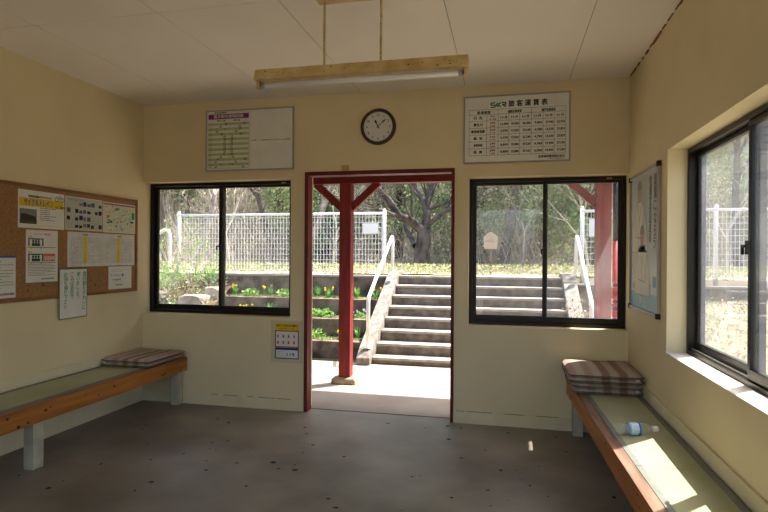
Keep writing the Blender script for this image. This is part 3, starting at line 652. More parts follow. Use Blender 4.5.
def fig(cx, cz, k):
    pts = [(-.16, -.16), (.17, -.16), (.15, -.03), (.10, .06), (.055, .10), (-.05, .10), (-.10, .05), (-.15, -.04)]
    s.mb.face([s.P(cx+a*k, cz+b_*k, .0040) for a, b_ in pts], FIGL); s.mb.face([s.P(cx+math.cos(t*PI/6)*.042*k, cz+(.145+math.sin(t*PI/6)*.052)*k, .0041) for t in range(12)], SK_)
    s.mb.face([s.P(cx+math.cos(t*PI/8)*.046*k, cz+(.160+math.sin(t*PI/8)*.050)*k, .0042) for t in range(9)], FIG)
    for a, b_ in (((-.05, .1), (.0, .0)), ((.055, .1), (0, 0)), ((0, 0), (-.02, -.16)), ((-.1, .05), (-.08, -.08)), ((.1, .05), (.07, -.09)), ((-.08, -.08), (.07, -.09))): s.line(cx+a[0]*k, cz+a[1]*k, cx+b_[0]*k, cz+b_[1]*k, .006, FIG, .0043)
    for a, b_ in zip(pts, pts[1:]+pts[:1]): s.line(cx+a[0]*k, cz+a[1]*k, cx+b_[0]*k, cz+b_[1]*k, .005, FIG, .0044)
fig(.25, .60, 1.35); fig(.33, .30, 1.3)
s.rect(.05, .22, .11, .60, flat('poster_ochre', (206, 192, 140), .3), .0037)
s.text('葉業になろう', W-.13, H-.11, .070, GREY, vertical=True, d=.0046); s.text('老舗が沢山ある', W-.24, H-.09, .055, GREY, vertical=True, d=.0046)
lines(s, .06, W-.2, .13, .17, 3, .006, GREY, 2); s.text('雲井', W*.35, .04, .04, WHITE)
m.build('poster_sheet', fp)

def at(px, py, y):
    d = f + r_*((px-384)/549.1) - u_*((py-256)/549.1); t = y/d.y; return Vector((0, 0, CAMZ))+d*t
# ------------------------------------------------------------------ outside: ground and porch
m = MB(); m.box(-4.6, 1.25, 4.72, 6.72, -.15, 0, OUTC); struct(m.build('porch_slab', bevel=.004))
m = MB(); m.box(-4.6, 1.25, 5.42, 5.428, 0, .0012, RETC); struct(m.build('slab_joint'))
def terrain(name, x0, x1, y0, y1, nx, ny, fn, mt, seed=0, rough=.02):
    q = random.Random(seed); vs = []; fs = []
    for j in range(ny+1):
        for i in range(nx+1):
            x = x0+(x1-x0)*i/nx; y = y0+(y1-y0)*j/ny; vs.append((x, y, fn(x, y)+q.uniform(-rough, rough)))
    for j in range(ny):
        for i in range(nx): a = j*(nx+1)+i; fs.append((a, a+1, a+nx+2, a+nx+1))
    m = MB(); m.raw(vs, fs, mt); return m.build(name, smooth=True)
UZ = 1.04
def hill(x, y):
    z = UZ
    if y > 13.5: z += (y-13.5)*.42 + .5*math.sin(x*.35)*min(1, (y-13.5)/6) + (.6*math.cos(x*.21+y*.3))*min(1, (y-13.5)/8)
    return z
struct(terrain('upper_ground', -34, 34, 8.62, 60, 110, 90, hill, LITTER, 3, .03))
# left bank and right bank
def lbank(x, y):
    t = min(1, max(0, (y-6.6)/1.95)); return UZ*t*.97 + .03*math.sin(x*3+y*2)
struct(terrain('left_bank', -14, -4.42, 4.7, 8.64, 50, 24, lambda x, y: lbank(x, y)-.02, SOIL, 5, .025))
def rbank(x, y):
    k = min(1, max(0, (x-.95)/.5)); t = min(1, max(0, (y-3.0)/5.4)); a = .12+.66*t**1.1
    t2 = min(1, max(0, (y-6.5)/1.7)); return (a*min(1, max(0, (x-1.25)/.8)) + .75*t2*(1-min(1, max(0, (x-1.25)/.8))))*k + .02*math.sin(x*4+y*3)-.03*(1-k)
struct(terrain('right_bank', 1.26, 14, -4, 8.42, 40, 60, rbank, GRASSD, 6, .018))
struct(terrain('right_bank_foot', .97, 1.26, 6.72, 8.42, 3, 12, lambda x, y: rbank(1.3, y), GRASSD, 6, .012))
m = MB(); m.box(-14, 14, -9, -1.6, -.15, -.005, OUTC); struct(m.build('platform_ground'))
m = MB(); m.box(-14, XL-.2, -1.6, 4.7, -.15, -.005, OUTC); struct(m.build('side_ground'))

# concrete stairs
SX0, SX1 = -1.651, .775; SY0 = 6.68; RUN = .2466
st = thing('concrete_stairs', 'broad concrete stairs of eight steps climbing behind the shelter', 'stairs', (-.4, SY0, 0))
nz = [.085+.1375*i for i in range(8)]
for i in range(8):
    y = SY0+i*RUN; m = MB(); z0 = 0 if i == 0 else nz[i-1]-.0; z1 = nz[i]
    yb = SY0+8*RUN+.3
    m.box(SX0, SX1, y+.012, y+RUN+.012 if i < 7 else yb, (0 if i == 0 else z0-.02), z1-.034, RISERC)
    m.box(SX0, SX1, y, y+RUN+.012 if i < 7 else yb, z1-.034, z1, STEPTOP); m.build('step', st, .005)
def cheek(xa, xb, name='cheek_wall'):
    m = MB(); pr = [(SY0-.12, 0), (SY0-.12, .09), (SY0+.02, .19), (SY0+7.2*RUN, nz[7]+.06), (SY0+8*RUN+.3, nz[7]+.06), (SY0+8*RUN+.3, 0)]
    k = len(pr); vs = [(x, a, b_) for x in (xa, xb) for a, b_ in pr]
    m.raw(vs, [tuple(range(k))[::-1], tuple(range(k, 2*k))]+[(i, (i+1) % k, k+(i+1) % k, k+i) for i in range(k)], mat('cheek_concrete', (136, 130, 120), .9, scale=14, bump=.5, col2=(100, 92, 82))); m.build(name, st, .01)
cheek(SX0-.175, SX0-.002); cheek(SX1+.002, SX1+.19)
# handrails
def rail(label, x, mirror=1):
    rt = thing('handrail', label, 'handrail', (x, 7.3, 0)); 
    za, zb = .815, 1.64; ya, yb = SY0+.03, 8.16
    m = MB(); m.tube([(x, ya, .19), (x, ya, za-.05), (x, ya+.012, za-.01), (x, ya+.05, za+.03), (x, yb-.06, zb-.02), (x, yb-.015, zb), (x, yb+.03, zb-.02), (x, yb+.045, zb-.07), (x, yb+.045, nz[7]+.06)], .024, WPAINT, 12); m.build('rail_pipe', rt, smooth=True)
    for y, z in ((ya, .19), (yb+.045, nz[7]+.06)):
        m = MB(); m.tube([(x, y, z), (x, y, z+.008)], .045, WPAINT, 12); m.build('base_flange', rt)
rail('white pipe handrail on the left side of the concrete stairs', SX0-.06)
rail('white pipe handrail on the right side of the stairs seen through the right window', SX1+.175)
# terraces left of the stairs
TY = [7.12, 7.50, 7.90, 8.36]; TZ = [.19, .45, .70, 1.01]; TX0 = -4.45; TX1 = SX0-.195
tn = ['lowest', 'second', 'third', 'top']
for i in range(4):
    m = MB(); x0 = TX0-(0 if i < 3 else .55)
    base = TZ[i-1]-.12 if i else -.05
    m.box(x0, TX1, TY[i], TY[i]+(.10 if i < 3 else .26), base, TZ[i]-(.0 if i == 0 else .0), RETC if i != 3 else RETC)
    if i == 3: m.box(x0, TX1, TY[i]-.01, TY[i]+.27, TZ[i], TZ[i]+.035, STEPTOP)
    tag(m.build('retaining_wall', bevel=.008), ['low mossy concrete retaining wall, lowest of the four beside the stairs', 'concrete retaining wall of the planted terraces, second from the ground', 'concrete retaining wall of the planted terraces, third from the ground', 'tall concrete retaining wall under the white mesh fence, topmost'][i], 'wall')
for i in range(3):
    m = terrain('planting_soil', TX0, TX1-.002, TY[i]+.10, TY[i+1], 60, 6, lambda x, y: TZ[i]-.005+.03*(y-TY[i]), SOIL, 20+i, .012); struct(m)
# right upper wall
m = MB(); m.box(SX1+.20, 9, 8.42, 8.64, .55, .93, RETC); m.box(SX1+.20, 9, 8.41, 8.65, .93, .96, STEPTOP); tag(m.build('retaining_wall', bevel=.008), 'long low concrete kerb wall under the fence right of the stairs', 'wall')

# mesh fences
def fence(label, x0, x1, z0, z1, posts, y=8.66, sign=None):
    rt = thing('mesh_fence', label, 'fence', ((x0+x1)/2, y, z0))
    m = MB(); x = x0+.03
    while x < x1-.02: m.box(x-.0027, x+.0027, y-.003, y+.003, z0+.07, z1-.03, WPAINT); x += .055
    z = z0+.075
    while z < z1-.05: m.box(x0+.02, x1-.02, y+.003, y+.010, z-.0035, z+.0035, WPAINT); z += .088
    m.build('wire_mesh', rt)
    m = MB(); m.tube([(x0, y, z1-.03), (x1, y, z1-.03)], .020, WPAINT, 10); m.build('top_rail', rt, smooth=True)
    for p in posts:
        m = MB(); m.tube([(p, y+.03, z0-.02), (p, y+.03, z1+.03)], .028, WPAINT, 12); m.tube([(p, y+.03, z1+.03), (p, y+.03, z1+.045)], [.032, .02], WPAINT, 12); m.build('fence_post', rt, smooth=True)
    return rt
FR = SILV
fence('white wire mesh fence on the wall left of the stairs', -5.70, -1.94, 1.03, 2.07, (-5.68, -1.955))
fence('white wire mesh fence on the kerb right of the stairs', 1.07, 8.0, .98, 2.07, (1.085, 2.9, 4.75, 6.6, 7.98))
m = MB(); s = Sheet(m, (-2.30, 8.65, 1.71), (1, 0, 0), (0, 0, 1), (0, -1, 0), .25, .17); s.slab(WHITE, .004); lines(s, .05, .2, .03, .14, 4, .008, LGREY, 2); tag(m.build('fence_sign'), 'blank looking white rectangular sign hung on the fence left of the stairs', 'sign')
m = MB(); s = Sheet(m, (1.18, 8.65, 1.66), (1, 0, 0), (0, 0, 1), (0, -1, 0), .13, .26); s.slab(WHITE, .004); lines(s, .03, .1, .05, .2, 4, .008, LGREY, 2); tag(m.build('fence_sign'), 'narrow white sign on the fence right of the stairs by the red post', 'sign')

# porch: posts, beam, roof
def post(label, x, y, wd, brL, brR):
    rt = thing('porch_post', label, 'post', (x, y, 0))
    m = MB(); m.box(x-wd/2, x+wd/2, y-wd/2, y+wd/2, .068, 2.115, REDP); m.build('post_shaft', rt, .004)
    for s_, on in ((-1, brL), (1, brR)):
        if on:
            m = MB(); m.beam((x+s_*wd*.4, y, 1.86), (x+s_*.345, y, 2.125), .05, .075, REDP); m.build('brace', rt, .003)
            m = MB(); m.tube([(x+s_*.15, y-.035, 1.90), (x+s_*.15, y-.06, 1.90)], .012, RED, 8); m.build('bolt', rt)
    m = MB(); k = .135; vs = []
    for z, q in ((0, k), (.05, k*.97), (.068, k*.86)): vs += [(x-q, y-q*.8, z), (x+q, y-q*.8, z), (x+q, y+q*.8, z), (x-q, y+q*.8, z)]
    m.raw(vs, [(3, 2, 1, 0), (8, 9, 10, 11)]+[(a+i, a+(i+1) % 4, a+4+(i+1) % 4, a+4+i) for a in (0, 4) for i in range(4)], mat('stone_base', (178, 160, 132), .9, scale=8, bump=.4, col2=(140, 122, 98))); m.build('stone_footing', rt, .012)
post('red timber porch post with two braces on a stone base in front of the doorway', -1.682, 5.64, .125, 1, 1)
post('red timber porch post seen through the right window', .893, 5.62, .135, 1, 0)
m = MB(); m.box(-3.5, 1.06, 5.57, 5.69, 2.118, 2.24, RED); tag(m.build('porch_beam', bevel=.004), 'dark red beam across the top of the porch posts', 'beam')
m = MB(); m.box(-3.6, 1.08, 4.705, 6.12, 2.245, 2.30, mat('roof_sheet', (120, 96, 86), .6)); m.box(-3.6, 1.08, 6.08, 6.13, 2.20, 2.245, RED); struct(m.build('porch_roof'))
# downpipe with red wrapped foot
dp = thing('drain_pipe', 'dark drainpipe with red lower half and round stickers beside the right porch post', 'pipe', (1.10, 5.70, 0))
m = MB(); m.tube([(1.035, 5.76, 1.52), (1.035, 5.76, 2.24)], .030, mat('dark_pipe', (58, 56, 62), .5), 16); m.build('pipe', dp, smooth=True)
m = MB(); m.tube([(1.035, 5.76, .0), (1.035, 5.76, 1.52)], .034, mat('pipe_red', (206, 66, 66), .45, var=.15, scale=6), 16); lo = m.build('red_sleeve', dp, smooth=True)
for z, c in ((.98, REDI), (.90, WHITE), (.83, LBLUE), (.72, WHITE), (1.06, WHITE)):
    m = MB(); m.tube([(1.035, 5.76, z), (1.035, 5.76, z+.05)], .0352, c, 16); m.lathe([(.0, .0), (.024, .0)], (1.025, 5.72, z+.025), (-.2, -1, 0), CRIM, 12); m.build('sticker', lo)

# ------------------------------------------------------------------ plants on the terraces
LEAF = leafmat('young_leaf', (142, 180, 88), (96, 138, 60)); LEAFB = leafmat('blade_leaf', (130, 184, 84), (80, 136, 56))
PETY = leafmat('yellow_petal', (246, 214, 40), (238, 190, 20)); PETV = leafmat('violet_petal', (170, 160, 220), (220, 214, 240)); PETW = leafmat('white_petal', (240, 238, 226), (226, 220, 200))
def blade_clump(mb, x, y, z, n, h, spread, q, mt):
    for i in range(n):
        a = q.uniform(0, 2*PI); l = h*q.uniform(.6, 1.1); t = q.uniform(.1, 1)*spread; w_ = .009*q.uniform(.7, 1.3)
        px, py = math.cos(a), math.sin(a); sx, sy = -py*w_, px*w_; pts = []
        for k in range(4):
            s_ = k/3; r = t*s_**1.7; zz = l*(s_ - .25*s_**3*t/spread)
            pts.append((x+px*(r+.012), y+py*(r+.012), z+zz, 1-s_*.85))
        for k in range(3):
            a1, b1 = pts[k], pts[k+1]
            mb.face([(a1[0]-sx*a1[3], a1[1]-sy*a1[3], a1[2]), (a1[0]+sx*a1[3], a1[1]+sy*a1[3], a1[2]), (b1[0]+sx*b1[3], b1[1]+sy*b1[3], b1[2]), (b1[0]-sx*b1[3], b1[1]-sy*b1[3], b1[2])], mt)
def leafball(mb, x, y, z, n, rad, h, size, q, mt):
    for i in range(n):
        a = q.uniform(0, 2*PI); e = q.uniform(.0, 1)**.5*rad; zz = q.uniform(.15, 1)*h*(1-.4*(e/rad)**2)
        c = Vector((x+math.cos(a)*e, y+math.sin(a)*e, z+zz)); n1 = Vector((q.uniform(-1, 1), q.uniform(-1, 1), q.uniform(-.3, 1))).normalized(); n2 = n1.orthogonal().normalized(); n3 = n1.cross(n2)
        s_ = size*q.uniform(.6, 1.2); mb.face([c-n2*s_, c-n3*s_*.55, c+n2*s_, c+n3*s_*.55], mt)
def flowers(mb, x, y, z, n, h, rad, q, mt, size=.02):
    for i in range(n):
        c = Vector((x+q.uniform(-rad, rad), y+q.uniform(-rad, rad)-.02, z+h*q.uniform(.7, 1.1)))
        for k in range(6):
            a = k*PI/3; p = Vector((math.cos(a), -.3, math.sin(a)))*size; p2 = Vector((math.cos(a+.5), -.3, math.sin(a+.5)))*size*.8; p0 = Vector((math.cos(a-.5), -.3, math.sin(a-.5)))*size*.8
            mb.face([c, c+p0, c+p, c+p2], mt)
        mb.tube([c+Vector((0, 0, 0)), (c.x, c.y+.01, z)], .0025, LEAFB, 4)
kinds = {'daffodil': ('daffodil_clump', 'yellow flowering daffodil clump'), 'pansy': ('pansy_plant', 'bushy green plant with pale violet flowers'), 'leafy': ('leafy_plant', 'bright green leafy plant'), 'blade': ('bulb_clump', 'clump of upright green bulb leaves')}
ordn = ['first', 'second', 'third', 'fourth', 'fifth', 'sixth', 'seventh', 'eighth', 'ninth']
tiers = [(0, [(-2.02, 'blade'), (-2.26, 'daffodil'), (-2.62, 'leafy'), (-2.86, 'blade'), (-3.06, 'daffodil'), (-3.5, 'leafy'), (-3.9, 'blade')]),
         (1, [(-2.10, 'pansy'), (-2.62, 'leafy'), (-2.80, 'leafy'), (-3.12, 'pansy'), (-3.5, 'blade'), (-3.9, 'daffodil')]),
         (2, [(-1.96, 'daffodil'), (-2.25, 'blade'), (-2.70, 'daffodil'), (-2.88, 'blade'), (-3.08, 'leafy'), (-3.45, 'leafy'), (-3.68, 'daffodil'), (-4.02, 'leafy'), (-4.28, 'daffodil')])]
q = random.Random(12)
for ti, lst in tiers:
    for k, (x, kd) in enumerate(lst):
        y = TY[ti]+.10+.13; z = TZ[ti]-.004
        nm, ds = kinds[kd]; rt = thing(nm, '%s on the %s planted terrace, %s from the stairs' % (ds, ['lowest', 'middle', 'upper'][ti], ordn[k]), 'plant', (x, y, z))
        mb = MB()
        if kd in ('daffodil', 'blade'): blade_clump(mb, x, y, z, 26, .17 if kd == 'daffodil' else .20, .09, q, LEAFB)
        if kd == 'leafy': leafball(mb, x, y, z, 90, .13, .13, .030, q, LEAF)
        if kd == 'pansy': leafball(mb, x, y, z, 70, .11, .10, .022, q, LEAF)
        mb.build('leaves', rt)
        if kd in ('daffodil', 'pansy'):
            for _ in range(4 if kd == 'daffodil' else 7): mb = MB(); flowers(mb, x, y, z, 1, .16 if kd == 'daffodil' else .12, .09, q, PETY if kd == 'daffodil' else PETV, .019 if kd == 'daffodil' else .014); mb.build('flower', rt)
sg = thing('pentagonal_reflection', 'small pale pentagonal stand-in for a reflection in the right window', 'sign', (0, 0, 0))  # added shape and stake; they stand in for a reflection in the window glass
c0 = at(490.5, 249, 9.2); sg.location = (c0.x, 9.2, UZ)
m = MB(); pp = [(-.105, 0), (.105, 0), (.115, .20), (0, .29), (-.115, .20)]; vs = [(c0.x+a, yy, c0.z+b_) for yy in (9.19, 9.21) for a, b_ in pp]
m.raw(vs, [(0, 1, 2, 3, 4), (9, 8, 7, 6, 5)]+[((i+1) % 5, i, 5+i, 5+(i+1) % 5) for i in range(5)], mat('pale_reflection', (176, 156, 130), .8, scale=6, stretch=(1, 1, 4)))
m.box(c0.x-.05, c0.x+.05, 9.186, 9.189, c0.z+.12, c0.z+.135, GREY); m.build('reflection_face', sg)
m = MB(); m.box(c0.x-.015, c0.x+.015, 9.212, 9.235, UZ-.05, c0.z+.2, RETC); m.build('stake', sg)
# low weeds between
mb = MB()
for i in range(1500):
    ti = q.randrange(3); x = q.uniform(TX0, TX1-.05); y = q.uniform(TY[ti]+.12, TY[ti+1]-.03); leafball(mb, x, y, TZ[ti]-.01, 3, .03, .04, .012, q, LEAF)
tag(mb.build('weeds'), 'low green weeds scattered over the terrace soil', 'weeds', kind='stuff')
# rocks and weeds at the left bank
ROCK = mat('rock', (176, 164, 146), .95, scale=5, bump=.6, col2=(132, 118, 102))
def rock(label, x, y, z, sx, sy, sz, seed):
    q2 = random.Random(seed); bm = bmesh.new(); bmesh.ops.create_icosphere(bm, subdivisions=3, radius=1)
    ph = [q2.uniform(0, 6) for _ in range(6)]
    for v in bm.verts:
        c = v.co; k = 1+.13*math.sin(3*c.x+ph[0])+.11*math.sin(4*c.y+ph[1])+.09*math.sin(5*c.z+ph[2])+q2.uniform(-.03, .03)
        for a in range(3): c[a] = max(-.78, min(.78, c[a]*k))
        v.co = Vector((x+c.x*sx, y+c.y*sy, z+c.z*sz))
    me = bpy.data.meshes.new('rock'); bm.to_mesh(me); bm.free(); me.materials.append(ROCK); o = bpy.data.objects.new('rock', me); C.objects.link(o); tag(o, label, 'rock')
rock('large pale flat topped rock at the left end of the terraces', -4.78, 7.70, .60, .30, .20, .16, 1)
rock('rounded brown rock behind the large pale rock', -4.55, 7.98, .72, .17, .15, .15, 5)
rock('small pale stone on the bank left of the large rock', -5.5, 7.9, .68, .16, .12, .09, 7)
# shrubs on the left bank
OLIVE = leafmat('olive_leaf', (152, 166, 98), (110, 126, 72)); STRAW = leafmat('straw_leaf', (196, 184, 150), (160, 144, 116)); DKG = leafmat('dark_leaf', (132, 158, 112), (92, 118, 78)); MID = leafmat('mid_leaf', (166, 180, 128), (126, 142, 92)); BROWNL = leafmat('brown_leaf', (160, 142, 120), (124, 106, 88))  # leaf tones raised, the pale haze over the wooded slope painted into them
TWIG = mat('pale_twig', (196, 186, 172), .9, scale=9, col2=(148, 136, 122))
def branchy(mb, p, d, L, r, depth, q, mt, tips, spread=.5, gravity=0., kids=(2, 3), seg=3):
    pts = [Vector(p)]; rad = [r]; dd = Vector(d).normalized()
    for i in range(seg):
        dd = (dd+Vector((q.uniform(-1, 1), q.uniform(-1, 1), q.uniform(-1, 1)))*.13+Vector((0, 0, gravity))).normalized(); pts.append(pts[-1]+dd*L/seg); rad.append(r*(1-.42*(i+1)/seg))
    mb.tube(pts, rad, mt, 8 if r > .05 else (5 if r > .012 else 3), cap=False)
    if depth == 0: tips.append(pts[-1]); return
    for k in range(q.randint(*kids)+1):
        t = q.uniform(.45, 1) if k else 1; i = min(seg, max(1, int(t*seg+.5))); a = q.uniform(0, 2*PI); o1 = dd.orthogonal().normalized(); o2 = dd.cross(o1)
        nd = (dd+(o1*math.cos(a)+o2*math.sin(a))*spread*q.uniform(.6, 1.5)).normalized()
        branchy(mb, pts[i], nd, L*q.uniform(.6, .82), rad[i]*q.uniform(.5, .72), depth-1, q, mt, tips, spread, gravity, kids, seg)
def cloud(mb, tips, n, rad, size, q, mts, flatz=.7):
    for i in range(n):
        t = q.choice(tips); v = Vector((q.gauss(0, 1), q.gauss(0, 1), q.gauss(0, flatz)))*rad*.5; c = t+v
        n1 = Vector((q.uniform(-1, 1), q.uniform(-1, 1), q.uniform(-.2, 1))).normalized(); n2 = n1.orthogonal().normalized(); n3 = n1.cross(n2); s_ = size*q.uniform(.5, 1.3)
        mb.face([c-n2*s_, c-n3*s_*.6, c+n2*s_, c+n3*s_*.6], q.choice(mts))
def shrub(label, x, y, z, h, n, seed, mts, leaves, cat='shrub', size=.02, lrad=.10):
    q = random.Random(seed); rt = thing('shrub', label, cat, (x, y, z)); mb = MB(); tips = []
    for i in range(n):
        a = q.uniform(0, 2*PI); branchy(mb, (x+math.cos(a)*.04, y+math.sin(a)*.04, z-.03), (math.cos(a)*q.uniform(.2, .8), math.sin(a)*q.uniform(.2, .8), 1), h*.5, .007, 3, q, TWIG, tips, .45)
    mb.build('stems', rt)
    if leaves: mb = MB(); cloud(mb, tips, leaves, lrad, size, q, mts); mb.build('leaves', rt)
shrub('bare twiggy shrub beside the fence end in the left window', -5.1, 8.2, .82, .75, 9, 3, [LEAF], 260)
shrub('small green bush behind the rocks in the left window', -4.75, 8.15, .85, .25, 8, 4, [LEAF, LEAFB], 500, size=.018, lrad=.14)
shrub('low green bush at the left edge of the left window', -5.75, 8.05, .72, .3, 9, 6, [LEAF, LEAFB], 450, size=.018)
shrub('pale bare twigs far left on the bank by the short rail', -6.4, 8.5, .95, .8, 7, 8, [LEAF], 120)
shrub('dense leafy bush by the bent rail in the left window', -5.35, 7.9, .72, .38, 10, 9, [LEAF, LEAF, LEAFB], 600, size=.018, lrad=.16)
shrub('grey tangled bare shrub between the bent rail and the mesh fence', -5.6, 8.35, .9, 1.0, 14, 10, [LEAF], 300)
shrub('dry brown shrub beside the right handrail', 1.12, 7.15, .10, .60, 12, 13, [STRAW, BROWNL], 500, size=.02, lrad=.12)
rt = thing('handrail', 'short bent white pipe rail on the bank left of the mesh fence', 'handrail', (-6.2, 8.9, 1.0))
m = MB(); m.tube([(-6.0, 8.9, .85), (-6.0, 8.9, 1.70), (-6.03, 8.9, 1.78), (-6.12, 8.9, 1.80), (-6.9, 8.7, 1.25)], .03, WPAINT, 10); m.build('rail_pipe', rt, smooth=True)
m = MB(); m.tube([(-6.25, 8.87, .85), (-6.25, 8.87, 1.70)], .03, WPAINT, 10); m.build('rail_post', rt, smooth=True)

# ground cover along the top
def scatter(name, label, n, xr, yr, zf, h, size, mts, seed, cat='ground cover', stem=0):
    q = random.Random(seed); mb = MB()
    for i in range(n):
        x = q.uniform(*xr); y = q.uniform(*yr); z = zf(x, y)
        c = Vector((x, y, z+q.uniform(.0, 1)*h)); n1 = Vector((q.uniform(-1, 1), q.uniform(-1, 1), q.uniform(-.2, 1))).normalized(); n2 = n1.orthogonal().normalized(); n3 = n1.cross(n2); s_ = size*q.uniform(.5, 1.3)
        mb.face([c-n2*s_, c-n3*s_*.6, c+n2*s_, c+n3*s_*.6], q.choice(mts))
        if stem and i % stem == 0:
            a = q.uniform(0, 6.28); k = h**.5*q.uniform(.7, 1.4); a2 = a+q.uniform(-1, 1); mb.tube([(x, y, z), (x+math.cos(a)*.2*k, y+math.sin(a)*.2*k, z+h*.7*k), (x+math.cos(a2)*.5*k, y+math.sin(a2)*.4*k, z+h*1.4*k)], [.006*k, .005*k, .002*k], TWIG, 3, cap=False)
    return tag(mb.build(name), label, cat, kind='stuff')
scatter('ground_cover', 'yellow green bamboo grass along the top of the stairs', 15000, (-7.5, 6), (9.0, 10.8), hill, .17, .024, [OLIVE, MID, STRAW, OLIVE, BROWNL], 31, stem=8)
scatter('undergrowth', 'dry straw and brown undergrowth at the foot of the wooded slope', 16000, (-13, 12), (12.3, 16.5), hill, .8, .038, [STRAW, BROWNL, STRAW, STRAW, OLIVE, BROWNL], 32, stem=4)
scatter('undergrowth', 'greyish green brush covering the wooded hillside', 30000, (-22, 20), (15, 32), hill, 1.9, .075, [OLIVE, MID, STRAW, BROWNL, STRAW], 33, stem=3)
scatter('bank_weeds', 'leaf litter and small green weeds on the bank left of the terraces', 9000, (-8, -4.5), (6.8, 8.5), lbank, .07, .018, [STRAW, LEAF, BROWNL, LEAFB, WHITE], 35, 'weeds')
scatter('grass', 'dry grass tufts on the bank outside the right wall', 16000, (1.3, 8), (2.5, 8.3), rbank, .08, .018, [STRAW, OLIVE, BROWNL, BROWNL], 34, 'grass')

# trees
def tree(label, x, y, h, r, lean, seed, leaves=0, mts=None, bark=BARK, depth=4, spread=.5, fork=.45, size=.06, name='bare_tree', lrad=.5, gravity=0.02, group='trees on the slope'):
    q = random.Random(seed); z = hill(x, y); rt = thing(name, label, 'tree', (x, y, z), group); mb = MB(); tips = []
    pts = [Vector((x, y, z-.1))]; rad = [r*1.35]; n = 5; d = Vector((lean[0], lean[1], 1)).normalized()
    for i in range(n): d = (d+Vector((q.uniform(-1, 1), q.uniform(-1, 1), 0))*.06).normalized(); pts.append(pts[-1]+d*h*fork/n); rad.append(r*(1-.25*(i+1)/n))
    mb.tube(pts, rad, bark, 10, cap=False); mb.build('trunk', rt, smooth=True)
    mb = MB()
    for k in range(4):
        a = q.uniform(0, 2*PI)+k*PI/2; nd = (d+Vector((math.cos(a), math.sin(a), 0))*spread*q.uniform(.5, 1.3)).normalized()
        branchy(mb, pts[-1 if k < 3 else -2], nd, h*.27, rad[-1]*.68, depth-1, q, bark, tips, spread, gravity)
    mb.build('branches', rt, smooth=True)
    if leaves: mb = MB(); cloud(mb, tips, leaves, lrad, size, q, mts); mb.build('leaves', rt)
def evergreen(label, x, y, h, w_, seed, mts, n=5200, size=.10):
    q = random.Random(seed); z = hill(x, y); rt = thing('evergreen_tree', label, 'tree', (x, y, z), 'trees on the slope'); mb = MB(); mb.tube([(x, y, z-.1), (x+.1, y, z+h*.5), (x, y, z+h*.95)], [.16, .11, .03], BARK, 8); mb.build('trunk', rt)
    blobs = [Vector((x+q.gauss(0, w_*.42), y+q.gauss(0, w_*.35), z+h*q.uniform(.12, 1))) for _ in range(34)]
    mb = MB(); cloud(mb, blobs, n, w_*.42, size, q, mts); mb.build('leaves', rt)
# big tree seen through the doorway, with a low fork
bt = thing('bare_tree', 'large dark old cherry tree with low forking branches seen through the doorway', 'tree', (-1.83, 12, UZ))
q = random.Random(77)
m = MB(); m.tube([at(421, 271, 12), at(422, 262, 12), at(422, 250, 12), at(424, 240, 12), at(425, 229, 12)], [.24, .19, .165, .16, .16], BARK, 12, cap=False); m.build('trunk', bt, smooth=True)
m = MB(); tips = []
limbs = [([(424, 232, 12), (412, 222, 11.8), (399, 216, 11.5), (388, 199, 11.3), (372, 187, 11.2), (352, 172, 11.0)], .085),
         ([(425, 229, 12), (427, 212, 12.1), (424, 202, 12.2), (417, 190, 12.3), (412, 172, 12.4)], .08),
         ([(427, 214, 12.1), (428, 200, 12.3), (431, 188, 12.5), (437, 174, 12.6)], .06),
         ([(425, 228, 12), (436, 218, 11.9), (448, 210, 11.7), (462, 200, 11.5), (476, 186, 11.4)], .05),
         ([(428, 208, 12.1), (440, 205, 12.4), (452, 200, 12.6), (470, 196, 12.8)], .045),
         ([(415, 246, 12), (411, 238, 12.3), (404, 226, 12.6), (396, 214, 12.9), (389, 206, 13)], .05),
         ([(399, 216, 11.5), (390, 211, 11.3), (380, 209, 11.1)], .03)]
for pts, r in limbs:
    P3 = [at(*p) for p in pts]; n = len(P3); r *= 1.3; m.tube(P3, [r*(1-.6*i/(n-1)) for i in range(n)], BARK, 8, cap=False)
    for i in range(1, n):
        for k in range(2):
            dd = (P3[i]-P3[i-1]).normalized(); nd = (dd+Vector((q.uniform(-1, 1), q.uniform(-1, 1), q.uniform(-.4, 1)))*.8).normalized()
            branchy(m, P3[i], nd, .8, r*.32, 2, q, BARK, tips, .55)
m.build('branches', bt, smooth=True)
tree('leaning grey tree behind the stairs in the right window', at(501, 262, 12.5).x, 12.5, 5.2, .12, (.22, 0), 21, 0, None, BARK, 4, .4, .6)
for k_, (x, y, h) in enumerate(((-9.5, 11.8, 3.4), (-6.6, 12.2, 3.8), (-3.9, 11.9, 3.6), (-2.9, 13.2, 4.2), (.3, 12.6, 4.0), (1.6, 11.6, 3.4), (3.9, 11.2, 3.6), (5.2, 11.6, 4), (6.9, 11.0, 3.4))):
    tree('thin pale bare sapling at the foot of the slope, %d%s from the left' % (k_+1, {1: 'st', 2: 'nd', 3: 'rd'}.get(k_+1, 'th')), x, y, h, .035, (.1*(-1)**k_, 0), 300+k_, 0, None, TWIG, 5, .6, .25, name='bare_sapling')
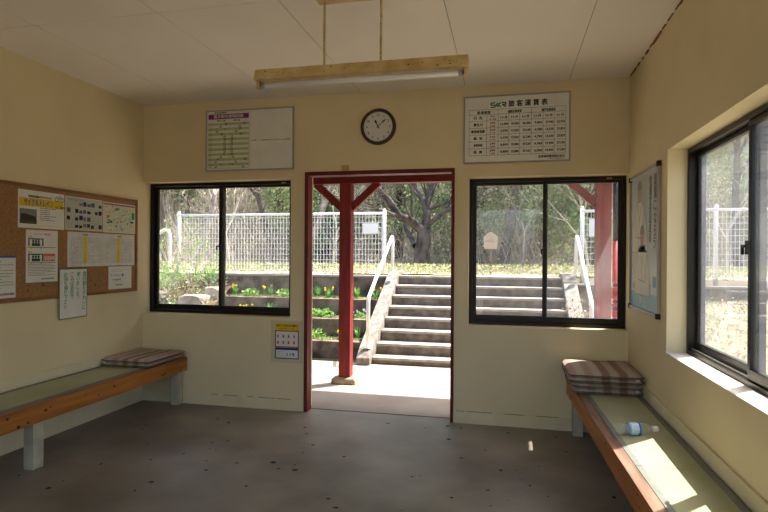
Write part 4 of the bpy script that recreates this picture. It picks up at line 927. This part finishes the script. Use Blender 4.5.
spec = [(-8.6, 12.6, 5, .09, (-.1, 0)), (-7.1, 11.6, 4.6, .07, (.15, .1)), (-6.2, 14, 6, .1, (-.22, 0)), (-4.9, 12.6, 5.2, .09, (.30, 0)), (-3.6, 15, 6.5, .11, (0, 0)), (-2.6, 17, 7, .1, (.1, 0)), (-.6, 16, 6, .09, (-.05, 0)),
        (.6, 14.2, 5.4, .08, (.1, 0)), (2.0, 13.2, 5.5, .09, (-.1, 0)), (3.3, 15, 6, .1, (.1, 0)), (4.6, 12.5, 5, .08, (-.15, 0)), (6.2, 11.6, 5, .08, (.1, 0)), (8.0, 12.5, 5, .09, (-.1, 0)), (-10.6, 14, 6, .1, (.1, 0)), (10, 14, 6, .1, (0, 0)), (5.6, 10.3, 3.6, .05, (-.2, 0)), (7.2, 9.9, 3.4, .05, (.2, 0))]
for i, (x, y, h, r, ln) in enumerate(spec):
    lv = (0, 500, 900)[i % 3]
    tree('%s slender tree on the wooded slope, %s from the left' % (('bare grey', 'sparse yellow green', 'budding')[i % 3], str(sorted([s[0] for s in spec]).index(x)+1)+('st', 'nd', 'rd', 'th')[min(3, sorted([s[0] for s in spec]).index(x))] if True else ''), x, y, h, r, ln, 100+i, lv, [OLIVE, MID, STRAW], BARKL if i % 2 else BARK, 4, .5, .4, .05, lrad=.6)
evs = [(at(325, 200, 13.2).x, 13.2, 3.3, 1.0), (at(277, 200, 15).x, 15, 4.2, 1.3), (at(478, 200, 13.6).x, 13.6, 4.2, 1.2), (at(535, 200, 14.6).x, 14.6, 4.8, 1.5), (at(400, 180, 17).x, 17, 6, 1.7), (at(590, 190, 12.6).x, 12.6, 3.4, 1.0), (at(185, 190, 17).x, 17, 6, 1.8), (-5.2, 19, 7.5, 2.2), (-2.9, 14.5, 4.2, 1.5), (-1.2, 21, 8, 2.6), (1.4, 17, 6.5, 2.0), (-8.5, 20, 8, 2.6), (3.3, 18.5, 7, 2.4), (5.6, 14, 5, 2.0), (9, 18, 8, 2.6), (-12, 18, 7, 2.4), (7.6, 12.6, 3.6, 1.5), (12, 14, 6, 2.2), (-.2, 26, 9, 3), (-5, 27, 10, 3), (5, 26, 10, 3), (-11, 27, 10, 3), (11, 25, 10, 3)]
xsr = sorted(e_[0] for e_ in evs)
for i, (x, y, h, w_) in enumerate(evs):
    k = xsr.index(x)+1
    evergreen('%s evergreen on the slope, %d%s from the left' % (('dense dark', 'soft mid green')[i % 2], k, {1: 'st', 2: 'nd', 3: 'rd'}.get(k, 'th')), x, y, h, w_, 200+i, [DKG, MID, OLIVE] if i % 2 else [DKG, DKG, MID], 9000 if y < 22 else 6000, (.045 if y < 16 else .065) if y < 22 else .11)
for o in bpy.data.objects:
    if '_w' in o: del o['_w']
